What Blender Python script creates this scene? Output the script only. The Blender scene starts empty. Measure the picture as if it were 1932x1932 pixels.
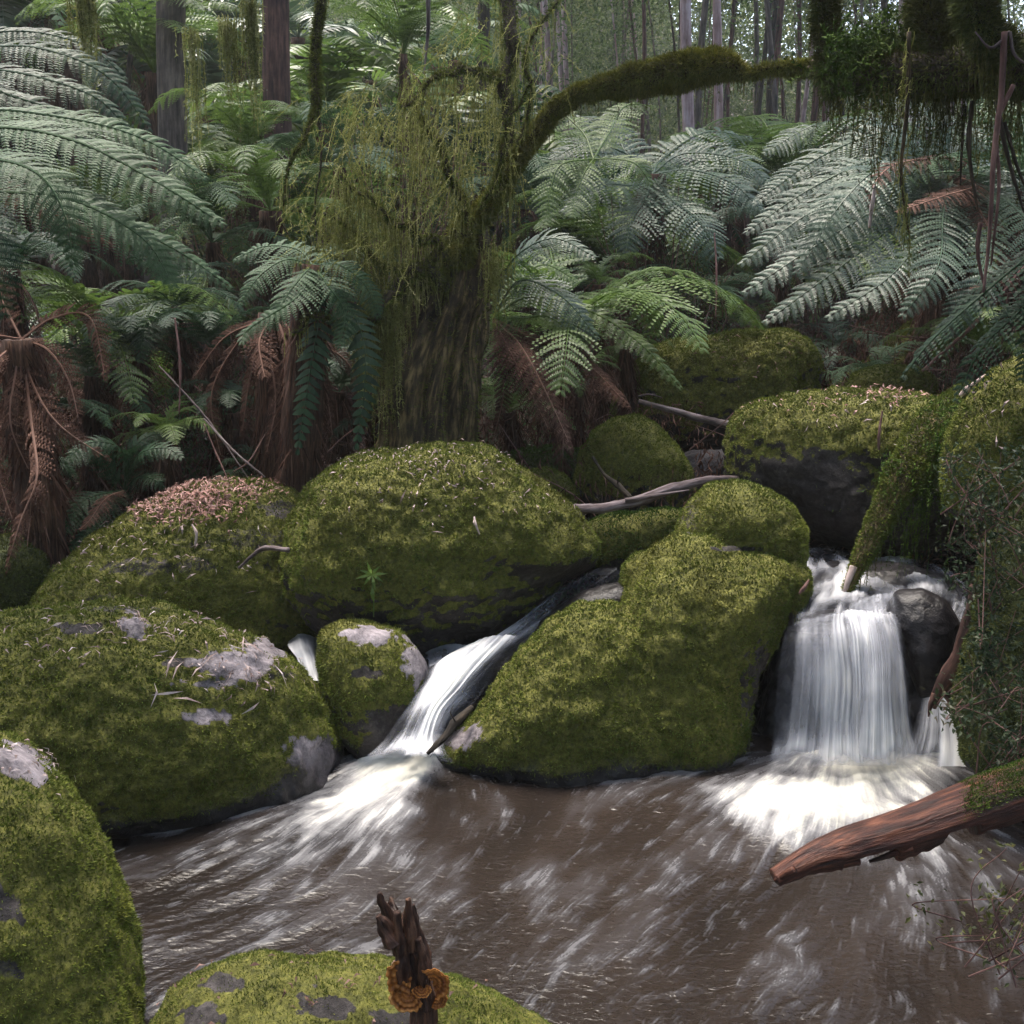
import bpy, bmesh, math, random
import numpy as np
from mathutils import Vector
random.seed(7)
rng = np.random.default_rng(11)
R = math.radians
scene = bpy.context.scene
C = scene.collection

# ------------------------------------------------------------------ camera
CAM_H = 1.7
FPX = 2071.0                       # focal length in units of a 1932 pixel wide picture
PITCH = 12.7
cam = bpy.data.cameras.new('camera')
cam_o = bpy.data.objects.new('camera', cam); C.objects.link(cam_o)
cam_o.location = (0, 0, CAM_H)
cam_o.rotation_euler = (R(90 - PITCH), 0, 0)
cam.sensor_width = 36; cam.lens = 36 * FPX / 1932
cam.clip_start = 0.05; cam.clip_end = 500
scene.camera = cam_o

# ------------------------------------------------------------------ sky, sun, exposure
SUN_EL, SUN_AZ = 70, -25           # azimuth measured from +Y (away from the camera) towards +X
world = bpy.data.worlds.new('World'); scene.world = world; world.use_nodes = True
wn = world.node_tree
sky = wn.nodes.new('ShaderNodeTexSky'); sky.sky_type = 'NISHITA'; sky.sun_disc = False
sky.sun_elevation = R(SUN_EL); sky.sun_rotation = R(SUN_AZ)
sky.dust_density = 4.0; sky.air_density = 1.0
wn.links.new(sky.outputs[0], wn.nodes['Background'].inputs[0])
wn.nodes['Background'].inputs[1].default_value = 0.14
sun = bpy.data.lights.new('sun', 'SUN'); sun.energy = 2.4; sun.angle = R(30); sun.color = (1.0, 0.93, 0.82)
sun_o = bpy.data.objects.new('sun', sun); C.objects.link(sun_o)
sd = Vector((math.sin(R(SUN_AZ)) * math.cos(R(SUN_EL)), math.cos(R(SUN_AZ)) * math.cos(R(SUN_EL)), math.sin(R(SUN_EL))))
sun_o.rotation_euler = sd.to_track_quat('Z', 'Y').to_euler()
scene.view_settings.view_transform = 'Standard'; scene.view_settings.look = 'None'
scene.view_settings.exposure = 2.25; scene.view_settings.gamma = 1
scene.render.engine = 'CYCLES'
cy = scene.cycles
cy.use_denoising = True
cy.max_bounces = 7; cy.diffuse_bounces = 3; cy.glossy_bounces = 2; cy.transmission_bounces = 3; cy.transparent_max_bounces = 10
cy.caustics_reflective = False; cy.caustics_refractive = False
cy.use_adaptive_sampling = True; cy.adaptive_threshold = 0.01

# ------------------------------------------------------------------ geometry of the view, used to measure places off the photograph
cp, sp = math.cos(R(PITCH)), math.sin(R(PITCH))
def ray(px, py):
    a = (px - 966) / FPX; b = (966 - py) / FPX
    return np.array([a, cp + b * sp, -sp + b * cp])
def at(px, py, Y):
    d = ray(px, py); return np.array([0, 0, CAM_H]) + d * (Y / d[1])
def atz(px, py, Z=0.0):
    d = ray(px, py); return np.array([0, 0, CAM_H]) + d * ((Z - CAM_H) / d[2])
def topix(P):
    P = np.asarray(P, float); z = P[..., 2] - CAM_H; y = P[..., 1]
    dep = y * cp - z * sp; up = y * sp + z * cp
    dep = np.where(dep < 0.05, 0.05, dep)
    return 966 + FPX * P[..., 0] / dep, 966 - FPX * up / dep

# ------------------------------------------------------------------ noise
def _hash(ix, iy, iz, seed):
    h = (ix.astype(np.uint32) * np.uint32(374761393) + iy.astype(np.uint32) * np.uint32(668265263)
         + iz.astype(np.uint32) * np.uint32(2147483647) + np.uint32(seed * 974711 & 0xffffffff))
    h = (h ^ (h >> np.uint32(13))) * np.uint32(1274126177)
    h = (h ^ (h >> np.uint32(16))) * np.uint32(2246822519)
    h = h ^ (h >> np.uint32(13))
    return (h & np.uint32(0xffffff)).astype(np.float64) / float(0xffffff)
def vnoise(P, f=1.0, seed=0):
    P = np.asarray(P, float) * f + 1000.37
    i = np.floor(P).astype(np.int64); t = P - i; t = t * t * (3 - 2 * t)
    out = 0
    for dx in (0, 1):
        wx = t[..., 0] if dx else 1 - t[..., 0]
        for dy in (0, 1):
            wy = t[..., 1] if dy else 1 - t[..., 1]
            for dz in (0, 1):
                wz = t[..., 2] if dz else 1 - t[..., 2]
                out = out + wx * wy * wz * _hash(i[..., 0] + dx, i[..., 1] + dy, i[..., 2] + dz, seed)
    return out * 2 - 1
def fbm(P, f=1.0, o=4, seed=0, g=0.5):
    s = 0; a = 1; tot = 0
    for k in range(o):
        s = s + a * vnoise(P, f * 2.03 ** k, seed + k * 17); tot += a; a *= g
    return s / tot
def sstep(a, b, x):
    t = np.clip((x - a) / (b - a), 0, 1); return t * t * (3 - 2 * t)
def nrm(v):
    return v / np.maximum(np.linalg.norm(v, axis=-1, keepdims=True), 1e-9)
def catmull(P, n):
    P = np.asarray(P, float)
    if len(P) < 3:
        t = np.linspace(0, 1, n)[:, None]; return P[0] * (1 - t) + P[-1] * t
    Q = np.concatenate([(2 * P[0] - P[1])[None], P, (2 * P[-1] - P[-2])[None]])
    s = np.linspace(0, len(P) - 1 - 1e-6, n); i = s.astype(int); t = (s - i).reshape((-1,) + (1,) * (P.ndim - 1))
    a, b, c, d = Q[i], Q[i + 1], Q[i + 2], Q[i + 3]
    return 0.5 * (2 * b + (c - a) * t + (2 * a - 5 * b + 4 * c - d) * t ** 2 + (3 * b - a - 3 * c + d) * t ** 3)

# ------------------------------------------------------------------ mesh + object helpers
def mesh(name, V, faces, mat=None, smooth=True, attrs=None, fattrs=None):
    me = bpy.data.meshes.new(name)
    V = np.ascontiguousarray(V, dtype=np.float32)
    fl = faces if isinstance(faces, list) else [faces]
    fl = [np.asarray(f, dtype=np.int32) for f in fl if len(f)]
    me.vertices.add(len(V)); me.vertices.foreach_set('co', V.ravel())
    tot = sum(f.size for f in fl); nf = sum(len(f) for f in fl)
    me.loops.add(tot); me.loops.foreach_set('vertex_index', np.concatenate([f.ravel() for f in fl]))
    me.polygons.add(nf)
    sizes = np.concatenate([np.full(len(f), f.shape[1], np.int32) for f in fl])
    me.polygons.foreach_set('loop_start', np.concatenate([[0], np.cumsum(sizes)[:-1]]).astype(np.int32))
    me.polygons.foreach_set('use_smooth', np.full(nf, smooth))
    for k, a in (attrs or {}).items():
        a = np.asarray(a, np.float32)
        if a.ndim == 1:
            at_ = me.attributes.new(k, 'FLOAT', 'POINT'); at_.data.foreach_set('value', a)
        else:
            at_ = me.attributes.new(k, 'FLOAT_VECTOR', 'POINT'); at_.data.foreach_set('vector', a.ravel())
    me.update(calc_edges=True)
    if mat: me.materials.append(mat)
    return me
def thing(name, label, cat, loc, group=None):
    o = bpy.data.objects.new(name, None); C.objects.link(o); o.location = Vector([float(v) for v in loc]); o.empty_display_size = 0.1
    o['label'] = label; o['category'] = cat
    if group: o['group'] = group
    return o
def root_loc(o):
    while o.parent: o = o.parent
    return np.array(o.location)
def part(name, parent, V, F, mat, smooth=True, attrs=None, label=None, kind=None):
    me = mesh(name, np.asarray(V) - root_loc(parent), F, mat, smooth, attrs)
    o = bpy.data.objects.new(name, me); C.objects.link(o); o.parent = parent
    if label: o['label'] = label
    if kind: o['kind'] = kind
    return o
def single(name, label, cat, V, F, mat, smooth=True, attrs=None, group=None, kind=None):
    V = np.asarray(V); loc = np.array([V[:, 0].mean(), V[:, 1].mean(), V[:, 2].min()])
    o = bpy.data.objects.new(name, mesh(name, V - loc, F, mat, smooth, attrs)); C.objects.link(o); o.location = Vector(loc)
    if label: o['label'] = label
    if cat: o['category'] = cat
    if group: o['group'] = group
    if kind: o['kind'] = kind
    return o
def join(parts):
    """[(V, F, attrs)] -> one V, F(list of arrays by size), attrs"""
    Vs = []; Fs = {}; off = 0; A = {}
    for p in parts:
        V, F = p[0], p[1]; at_ = p[2] if len(p) > 2 else {}
        Vs.append(V)
        for f in (F if isinstance(F, list) else [F]):
            if len(f): Fs.setdefault(np.asarray(f).shape[1], []).append(np.asarray(f) + off)
        for k, a in at_.items(): A.setdefault(k, []).append(a)
        off += len(V)
    return np.vstack(Vs), [np.vstack(v) for v in Fs.values()], {k: np.concatenate(v) for k, v in A.items()}
def grid_faces(nu, nv, wrap=False):
    i = np.arange(nu - (0 if wrap else 1)); j = np.arange(nv - 1)
    I, J = np.meshgrid(i, j, indexing='ij'); I2 = (I + 1) % nu
    return np.stack([I * nv + J, I2 * nv + J, I2 * nv + J + 1, I * nv + J + 1], -1).reshape(-1, 4)

# ------------------------------------------------------------------ materials
def ramp(nt, stops, src=None):
    n = nt.nodes.new('ShaderNodeValToRGB'); cr = n.color_ramp
    while len(cr.elements) < len(stops): cr.elements.new(0.5)
    for e, (p, c) in zip(cr.elements, stops): e.position = p; e.color = (*c, 1) if len(c) == 3 else c
    if src: nt.links.new(src, n.inputs[0])
    return n
def noise_node(nt, vec, scale, detail=4, rough=0.6, dist=0.0):
    n = nt.nodes.new('ShaderNodeTexNoise'); n.inputs['Scale'].default_value = scale; n.inputs['Detail'].default_value = detail
    n.inputs['Roughness'].default_value = rough; n.inputs['Distortion'].default_value = dist
    if vec: nt.links.new(vec, n.inputs['Vector'])
    return n
def newmat(name):
    m = bpy.data.materials.new(name); m.use_nodes = True; nt = m.node_tree; b = nt.nodes['Principled BSDF']
    b.inputs['Specular IOR Level'].default_value = 0.3
    return m, nt, b
def worldpos(nt):
    return nt.nodes.new('ShaderNodeNewGeometry').outputs['Position']
def mixrgb(nt, fac, a, b, mode='MIX'):
    n = nt.nodes.new('ShaderNodeMix'); n.data_type = 'RGBA'; n.blend_type = mode
    for sock, v in ((n.inputs[0], fac), (n.inputs[6], a), (n.inputs[7], b)):
        if isinstance(v, bpy.types.NodeSocket): nt.links.new(v, sock)
        elif isinstance(v, (tuple, list)): sock.default_value = (*v, 1)
        else: sock.default_value = v
    return n.outputs[2]
def attr(nt, name):
    n = nt.nodes.new('ShaderNodeAttribute'); n.attribute_name = name; return n
def math_node(nt, op, a, b=None):
    n = nt.nodes.new('ShaderNodeMath'); n.operation = op
    for s, v in zip(n.inputs, (a, b)):
        if v is None: continue
        if isinstance(v, bpy.types.NodeSocket): nt.links.new(v, s)
        else: s.default_value = v
    return n.outputs[0]

def moss_material(name, dark, mid, light, brown=(0.09, 0.055, 0.02)):
    m, nt, b = newmat(name); p = worldpos(nt)
    n1 = noise_node(nt, p, 4.5, 4, 0.6); n2 = noise_node(nt, p, 38, 3, 0.7); n3 = noise_node(nt, p, 220, 2, 0.6); n4 = noise_node(nt, p, 2.2, 5, 0.65)
    v = math_node(nt, 'ADD', math_node(nt, 'MULTIPLY', n1.outputs[0], 0.45), math_node(nt, 'MULTIPLY', n2.outputs[0], 0.35))
    v = math_node(nt, 'ADD', v, math_node(nt, 'MULTIPLY', n3.outputs[0], 0.2))
    r = ramp(nt, [(0.36, dark), (0.5, mid), (0.62, light)], v)
    fb = ramp(nt, [(0.54, (0, 0, 0)), (0.66, (0.55, 0.55, 0.55))], n4.outputs[0])
    c = mixrgb(nt, fb.outputs[0], r.outputs[0], brown)
    rnd = attr(nt, 'tint')
    c = mixrgb(nt, math_node(nt, 'MULTIPLY', attr(nt, 'lush').outputs['Fac'], 0.6), c, (0.045, 0.105, 0.016))
    c2 = mixrgb(nt, rnd.outputs['Fac'], mixrgb(nt, 0.4, c, dark), mixrgb(nt, 0.32, c, light))
    nt.links.new(c2, b.inputs['Base Color']); b.inputs['Roughness'].default_value = 0.85; b.inputs['Specular IOR Level'].default_value = 0.15
    return m
M = {}
M['moss'] = moss_material('moss', (0.032, 0.048, 0.008), (0.105, 0.132, 0.022), (0.235, 0.255, 0.045))
M['moss_gold'] = moss_material('moss_gold', (0.045, 0.048, 0.010), (0.16, 0.165, 0.028), (0.38, 0.36, 0.07), (0.12, 0.10, 0.025))
M['moss_green'] = moss_material('moss_green', (0.018, 0.045, 0.008), (0.05, 0.10, 0.014), (0.12, 0.18, 0.025), (0.06, 0.07, 0.02))
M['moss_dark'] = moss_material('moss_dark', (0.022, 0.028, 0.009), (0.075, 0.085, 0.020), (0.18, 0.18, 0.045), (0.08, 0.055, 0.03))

def rock_material(name, c1, c2, c3, mossc, mossc2, p1=(0.075, 0.066, 0.075), p2=(0.34, 0.30, 0.32)):
    m, nt, b = newmat(name); p = worldpos(nt)
    n1 = noise_node(nt, p, 9, 6, 0.65); n2 = noise_node(nt, p, 70, 4, 0.7)
    v = math_node(nt, 'ADD', math_node(nt, 'MULTIPLY', n1.outputs[0], 0.6), math_node(nt, 'MULTIPLY', n2.outputs[0], 0.4))
    r = ramp(nt, [(0.35, c1), (0.5, c2), (0.66, c3)], v)
    pa = attr(nt, 'pale'); pr = ramp(nt, [(0.38, p1), (0.62, p2)], v)
    rc = mixrgb(nt, pa.outputs['Fac'], r.outputs[0], pr.outputs[0])
    n3 = noise_node(nt, p, 60, 3, 0.7)
    ms = ramp(nt, [(0.35, mossc), (0.68, mossc2)], n3.outputs[0])
    a = attr(nt, 'moss')
    am = math_node(nt, 'ADD', a.outputs['Fac'], math_node(nt, 'MULTIPLY', math_node(nt, 'SUBTRACT', n3.outputs[0], 0.5), 0.8))
    ar = ramp(nt, [(0.4, (0, 0, 0)), (0.6, (1, 1, 1))], am)
    c = mixrgb(nt, ar.outputs[0], rc, ms.outputs[0])
    w = attr(nt, 'wet')
    c = mixrgb(nt, math_node(nt, 'MULTIPLY', w.outputs['Fac'], 0.75), c, (0.012, 0.011, 0.012))
    nt.links.new(c, b.inputs['Base Color'])
    ro = nt.nodes.new('ShaderNodeMapRange'); nt.links.new(w.outputs['Fac'], ro.inputs[0]); ro.inputs[3].default_value = 0.85; ro.inputs[4].default_value = 0.28
    nt.links.new(ro.outputs[0], b.inputs['Roughness'])
    bp = nt.nodes.new('ShaderNodeBump'); bp.inputs['Strength'].default_value = 0.9; bp.inputs['Distance'].default_value = 0.012
    nt.links.new(v, bp.inputs['Height']); nt.links.new(bp.outputs[0], b.inputs['Normal'])
    return m
M['rock'] = rock_material('rock', (0.012, 0.010, 0.010), (0.034, 0.029, 0.028), (0.085, 0.074, 0.072), (0.05, 0.052, 0.010), (0.15, 0.145, 0.028))
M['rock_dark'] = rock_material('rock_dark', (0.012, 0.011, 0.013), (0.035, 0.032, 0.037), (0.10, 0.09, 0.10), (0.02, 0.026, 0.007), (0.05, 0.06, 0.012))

def bark_material(name, c1, c2, c3, sc=(1, 1, 0.12), f=60, bump=0.9, rough=0.8):
    m, nt, b = newmat(name); a = attr(nt, 'strc')
    mp = nt.nodes.new('ShaderNodeMapping'); mp.inputs['Scale'].default_value = sc; nt.links.new(a.outputs['Vector'], mp.inputs[0])
    n1 = noise_node(nt, mp.outputs[0], f, 5, 0.65, 0.12); n2 = noise_node(nt, a.outputs['Vector'], 6, 4, 0.6)
    v = math_node(nt, 'ADD', math_node(nt, 'MULTIPLY', n1.outputs[0], 0.65), math_node(nt, 'MULTIPLY', n2.outputs[0], 0.35))
    r = ramp(nt, [(0.38, c1), (0.5, c2), (0.63, c3)], v); nt.links.new(r.outputs[0], b.inputs['Base Color'])
    b.inputs['Roughness'].default_value = rough
    bp = nt.nodes.new('ShaderNodeBump'); bp.inputs['Strength'].default_value = bump; bp.inputs['Distance'].default_value = 0.01
    nt.links.new(n1.outputs[0], bp.inputs['Height']); nt.links.new(bp.outputs[0], b.inputs['Normal'])
    return m
M['bark_dark'] = bark_material('bark_dark', (0.012, 0.009, 0.007), (0.035, 0.026, 0.018), (0.085, 0.06, 0.04))
M['bark_mossy'] = bark_material('bark_mossy', (0.012, 0.008, 0.005), (0.055, 0.038, 0.018), (0.24, 0.17, 0.08), f=75)
M['bark_grey'] = bark_material('bark_grey', (0.03, 0.024, 0.020), (0.085, 0.066, 0.054), (0.18, 0.14, 0.11), f=30)
M['bark_pink'] = bark_material('bark_pink', (0.13, 0.075, 0.065), (0.28, 0.19, 0.18), (0.45, 0.36, 0.36), f=18, bump=0.3)
M['bark_red'] = bark_material('bark_red', (0.022, 0.011, 0.009), (0.065, 0.032, 0.025), (0.15, 0.075, 0.055), f=40)
M['log_red'] = bark_material('log_red', (0.014, 0.007, 0.006), (0.060, 0.021, 0.014), (0.20, 0.075, 0.042), sc=(1, 1, 0.07), f=95, rough=0.45)
M['stump_wood'] = bark_material('stump_wood', (0.012, 0.006, 0.005), (0.05, 0.025, 0.018), (0.17, 0.085, 0.05), sc=(1, 1, 0.14), f=120, rough=0.5)
M['fibre'] = bark_material('fibre', (0.02, 0.010, 0.007), (0.065, 0.033, 0.022), (0.16, 0.085, 0.055), sc=(1, 1, 0.08), f=110)
M['twig'] = bark_material('twig', (0.04, 0.03, 0.032), (0.12, 0.09, 0.09), (0.27, 0.22, 0.23), f=50)
M['twig_pale'] = bark_material('twig_pale', (0.16, 0.11, 0.10), (0.36, 0.28, 0.26), (0.6, 0.5, 0.48), f=50)
M['twig_red'] = bark_material('twig_red', (0.06, 0.03, 0.028), (0.15, 0.08, 0.07), (0.28, 0.16, 0.14), f=50)

def leaf_material(name, c1, c2, trans=0.3, rough=0.45, spec=0.5, freq=2.0, c3=None):
    m, nt, b = newmat(name); p = worldpos(nt)
    n1 = noise_node(nt, p, freq, 3, 0.6); t = attr(nt, 'tint')
    v = math_node(nt, 'ADD', math_node(nt, 'MULTIPLY', n1.outputs[0], 0.6), math_node(nt, 'MULTIPLY', t.outputs['Fac'], 0.4))
    st = [(0.3, c1), (0.62, c2)] + ([(0.78, c3)] if c3 else [])
    r = ramp(nt, st, v); nt.links.new(r.outputs[0], b.inputs['Base Color'])
    b.inputs['Roughness'].default_value = rough; b.inputs['Specular IOR Level'].default_value = spec
    if trans > 0:
        tr = nt.nodes.new('ShaderNodeBsdfTranslucent'); nt.links.new(r.outputs[0], tr.inputs[0])
        mx = nt.nodes.new('ShaderNodeMixShader'); mx.inputs[0].default_value = trans
        nt.links.new(b.outputs[0], mx.inputs[1]); nt.links.new(tr.outputs[0], mx.inputs[2])
        nt.links.new(mx.outputs[0], nt.nodes['Material Output'].inputs[0])
    return m
M['fern_blue'] = leaf_material('fern_blue', (0.022, 0.050, 0.022), (0.070, 0.125, 0.058), 0.25, 0.55, 0.2)
M['fern_silver'] = leaf_material('fern_silver', (0.020, 0.044, 0.024), (0.066, 0.110, 0.064), 0.22, 0.42, 0.4)
M['fern_bright'] = leaf_material('fern_bright', (0.04, 0.08, 0.018), (0.12, 0.19, 0.04), 0.4, 0.45, 0.4)
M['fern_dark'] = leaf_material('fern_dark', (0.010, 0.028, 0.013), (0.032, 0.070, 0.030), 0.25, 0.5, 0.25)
M['fern_dead'] = leaf_material('fern_dead', (0.035, 0.017, 0.012), (0.13, 0.070, 0.052), 0.2, 0.8, 0.1, c3=(0.30, 0.18, 0.14))
M['leaf_olive'] = leaf_material('leaf_olive', (0.03, 0.045, 0.012), (0.12, 0.13, 0.035), 0.35, 0.5, 0.4, c3=(0.28, 0.22, 0.08))
M['leaf_green'] = leaf_material('leaf_green', (0.02, 0.045, 0.015), (0.08, 0.14, 0.04), 0.3, 0.4, 0.6, c3=(0.17, 0.2, 0.09))
M['leaf_far'] = leaf_material('leaf_far', (0.025, 0.050, 0.015), (0.10, 0.145, 0.045), 0.45, 0.6, 0.2, freq=0.9, c3=(0.30, 0.30, 0.15))
M['leaf_dark'] = leaf_material('leaf_dark', (0.015, 0.03, 0.012), (0.05, 0.075, 0.03), 0.3, 0.45, 0.3, freq=6, c3=(0.14, 0.10, 0.07))  # darker leaf colour for the bank creepers
M['moss_hang'] = leaf_material('moss_hang', (0.10, 0.11, 0.030), (0.28, 0.29, 0.09), 0.4, 0.8, 0.1, freq=4, c3=(0.48, 0.46, 0.22))
M['litter'] = leaf_material('litter', (0.05, 0.026, 0.02), (0.15, 0.08, 0.06), 0.05, 0.6, 0.3, freq=5, c3=(0.32, 0.2, 0.17))
M['litter_pale'] = leaf_material('litter_pale', (0.14, 0.09, 0.08), (0.38, 0.29, 0.27), 0.05, 0.5, 0.3, freq=8, c3=(0.6, 0.52, 0.52))
M['litter_pink'] = leaf_material('litter_pink', (0.12, 0.06, 0.05), (0.34, 0.18, 0.15), 0.05, 0.55, 0.3, freq=12, c3=(0.52, 0.32, 0.28))
M['fungus'] = leaf_material('fungus', (0.16, 0.05, 0.012), (0.5, 0.20, 0.045), 0.2, 0.5, 0.3, freq=60, c3=(0.8, 0.45, 0.16))

def soil_material():
    m, nt, b = newmat('forest_soil'); p = worldpos(nt)
    n1 = noise_node(nt, p, 7, 6, 0.7); r = ramp(nt, [(0.35, (0.012, 0.009, 0.007)), (0.55, (0.04, 0.026, 0.019)), (0.7, (0.03, 0.036, 0.012))], n1.outputs[0])
    nt.links.new(r.outputs[0], b.inputs['Base Color']); b.inputs['Roughness'].default_value = 0.95
    bp = nt.nodes.new('ShaderNodeBump'); bp.inputs['Distance'].default_value = 0.05; nt.links.new(n1.outputs[0], bp.inputs['Height']); nt.links.new(bp.outputs[0], b.inputs['Normal'])
    return m
M['soil'] = soil_material()
def pool_material():
    m, nt, b = newmat('pool_water'); a = attr(nt, 'foam'); s = attr(nt, 'silt')
    base = mixrgb(nt, s.outputs['Fac'], (0.006, 0.005, 0.0045), (0.028, 0.0205, 0.0165))
    r = ramp(nt, [(0.0, (0, 0, 0)), (1.0, (1, 1, 1))], a.outputs['Fac'])
    hot = ramp(nt, [(0.0, (0.24, 0.255, 0.30)), (0.55, (0.42, 0.42, 0.43)), (1.0, (0.60, 0.585, 0.52))], a.outputs['Fac'])
    c = mixrgb(nt, r.outputs[0], base, hot.outputs[0]); nt.links.new(c, b.inputs['Base Color'])
    ro = nt.nodes.new('ShaderNodeMapRange'); nt.links.new(a.outputs['Fac'], ro.inputs[0]); ro.inputs[3].default_value = 0.16; ro.inputs[4].default_value = 0.7
    nt.links.new(ro.outputs[0], b.inputs['Roughness']); b.inputs['IOR'].default_value = 1.33; b.inputs['Specular IOR Level'].default_value = 0.5
    mp = nt.nodes.new('ShaderNodeMapping'); mp.inputs['Scale'].default_value = (1, 2.0, 1); mp.inputs['Rotation'].default_value = (0, 0, -.35); nt.links.new(worldpos(nt), mp.inputs[0])
    nn = noise_node(nt, mp.outputs[0], 30, 3, 0.6, 0.5); bp = nt.nodes.new('ShaderNodeBump'); bp.inputs['Strength'].default_value = 0.5; bp.inputs['Distance'].default_value = 0.006
    nt.links.new(nn.outputs[0], bp.inputs['Height']); nt.links.new(bp.outputs[0], b.inputs['Normal'])
    return m
M['pool'] = pool_material()
def fall_material():
    m, nt, b = newmat('falling_water'); a = attr(nt, 'foam')
    hot = ramp(nt, [(0.0, (0.32, 0.34, 0.41)), (0.6, (0.56, 0.57, 0.61)), (1.0, (0.74, 0.73, 0.70))], a.outputs['Fac'])
    nt.links.new(hot.outputs[0], b.inputs['Base Color']); b.inputs['Roughness'].default_value = 0.45; b.inputs['Specular IOR Level'].default_value = 0.4
    tr = nt.nodes.new('ShaderNodeBsdfTransparent')
    mx = nt.nodes.new('ShaderNodeMixShader')
    al = ramp(nt, [(0.0, (0.05,) * 3), (0.3, (0.35,) * 3), (0.8, (0.97,) * 3)], a.outputs['Fac'])
    nt.links.new(al.outputs[0], mx.inputs[0]); nt.links.new(tr.outputs[0], mx.inputs[1]); nt.links.new(b.outputs[0], mx.inputs[2])
    nt.links.new(mx.outputs[0], nt.nodes['Material Output'].inputs[0])
    return m
M['fall'] = fall_material()

# ------------------------------------------------------------------ shape builders
def tube(P, rad, seg=12, n=None, rough=0.0, rf=8.0, seed=0, cap=True, strfreq=0.0):
    """swept tube; strc = straightened coordinates for the bark grain"""
    P = np.asarray(P, float); rad = np.atleast_1d(np.asarray(rad, float))
    n = n or max(6, len(P) * 5)
    Q = catmull(P, n); r = np.interp(np.linspace(0, 1, n), np.linspace(0, 1, len(rad)), rad) if len(rad) > 1 else np.full(n, rad[0])
    T = nrm(np.gradient(Q, axis=0)); up = np.array([0, 0, 1.0]) if abs(T[0, 2]) < 0.9 else np.array([0, 1.0, 0])
    N = np.zeros_like(T); v = nrm(np.cross(T[0], up)); 
    for i in range(n):
        v = nrm(v - T[i] * np.dot(v, T[i])); N[i] = v
    B = np.cross(T, N)
    a = np.linspace(0, 2 * math.pi, seg, endpoint=False)
    L = np.concatenate([[0], np.cumsum(np.linalg.norm(np.diff(Q, axis=0), axis=1))])
    ca, sa = np.cos(a)[None, :, None], np.sin(a)[None, :, None]
    D = ca * N[:, None] + sa * B[:, None]
    S = np.concatenate([ca * r[:, None, None], sa * r[:, None, None], np.broadcast_to(L[:, None, None], (n, seg, 1))], -1) + seed * 3.1
    dr = 1.0
    if rough: dr = 1 + rough * (fbm(S * np.array([1, 1, 0.35]), rf / max(r.mean(), .005) * 0.1, 4, seed)[..., None])
    if strfreq: dr = dr + 0.5 * rough * vnoise(S * np.array([1, 1, 0.05]), strfreq, seed + 5)[..., None]
    V = Q[:, None] + D * r[:, None, None] * dr
    F = grid_faces(n, seg)
    I, J = np.meshgrid(np.arange(n - 1), np.arange(seg), indexing='ij')
    F = np.stack([I * seg + J, I * seg + (J + 1) % seg, (I + 1) * seg + (J + 1) % seg, (I + 1) * seg + J], -1).reshape(-1, 4)
    V = V.reshape(-1, 3); S = S.reshape(-1, 3); fl = [F]
    if cap:
        V = np.vstack([V, Q[0], Q[-1]]); S = np.vstack([S, S[:1], S[-1:]]); k = n * seg
        j = np.arange(seg); j2 = (j + 1) % seg
        fl.append(np.vstack([np.stack([np.full(seg, k), j2, j], -1), np.stack([np.full(seg, k + 1), (n - 1) * seg + j, (n - 1) * seg + j2], -1)]))
    return V, fl, {'strc': S}
def tris_of(F):
    out = []
    for f in (F if isinstance(F, list) else [F]):
        f = np.asarray(f)
        if f.shape[1] == 3: out.append(f)
        else: out += [f[:, [0, 1, 2]], f[:, [0, 2, 3]]]
    return np.vstack(out)
def sample_surface(V, F, n, w=None, cull=True):
    T = tris_of(F); a, b, c = V[T[:, 0]], V[T[:, 1]], V[T[:, 2]]
    cr = np.cross(b - a, c - a); ar = np.linalg.norm(cr, axis=1) / 2; N = nrm(cr)
    ctr = (a + b + c) / 3
    wt = ar.copy()
    if w is not None: wt = wt * w[T].mean(1)
    if cull:
        tc = nrm(np.array([0, 0, CAM_H]) - ctr); f = (N * tc).sum(1); wt = wt * sstep(-0.45, -0.15, f)
    if wt.sum() <= 0: return None
    area = wt.sum(); i = rng.choice(len(T), n, p=wt / area)
    u, v = rng.random(n), rng.random(n); fl = u + v > 1; u[fl] = 1 - u[fl]; v[fl] = 1 - v[fl]
    P = a[i] + (b - a)[i] * u[:, None] + (c - a)[i] * v[:, None]
    return P, N[i], area
def blades(P, D, L, W, tint=None, bend=0.0):
    """one narrow triangle per point, standing along D"""
    n = len(P); rv = nrm(rng.normal(size=(n, 3))); S = nrm(np.cross(D, rv)) * (W * 0.5)[:, None]
    tip = P + D * L[:, None] + rng.normal(size=(n, 3)) * (L * bend)[:, None]
    V = np.stack([P - S, P + S, tip], 1).reshape(-1, 3); F = np.arange(3 * n).reshape(-1, 3)
    t = rng.random(n) if tint is None else tint
    return V, F, {'tint': np.repeat(t, 3)}
def leaves(P, D, Nn, L, W, tint=None, curl=0.25):
    """pointed leaf of four corners, D = long axis, Nn = face normal hint"""
    n = len(P); D = nrm(D); S = nrm(np.cross(D, Nn)) * (W * 0.5)[:, None]; U = nrm(np.cross(S, D))
    b = P; m = P + D * (L * 0.45)[:, None] + U * (L * curl * 0.5)[:, None]; t = P + D * L[:, None] - U * (L * curl * 0.3)[:, None]
    V = np.stack([b, m + S, t, m - S], 1).reshape(-1, 3); F = np.arange(4 * n).reshape(-1, 4)
    tt = rng.random(n) if tint is None else tint
    return V, F, {'tint': np.repeat(tt, 4)}
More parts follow.
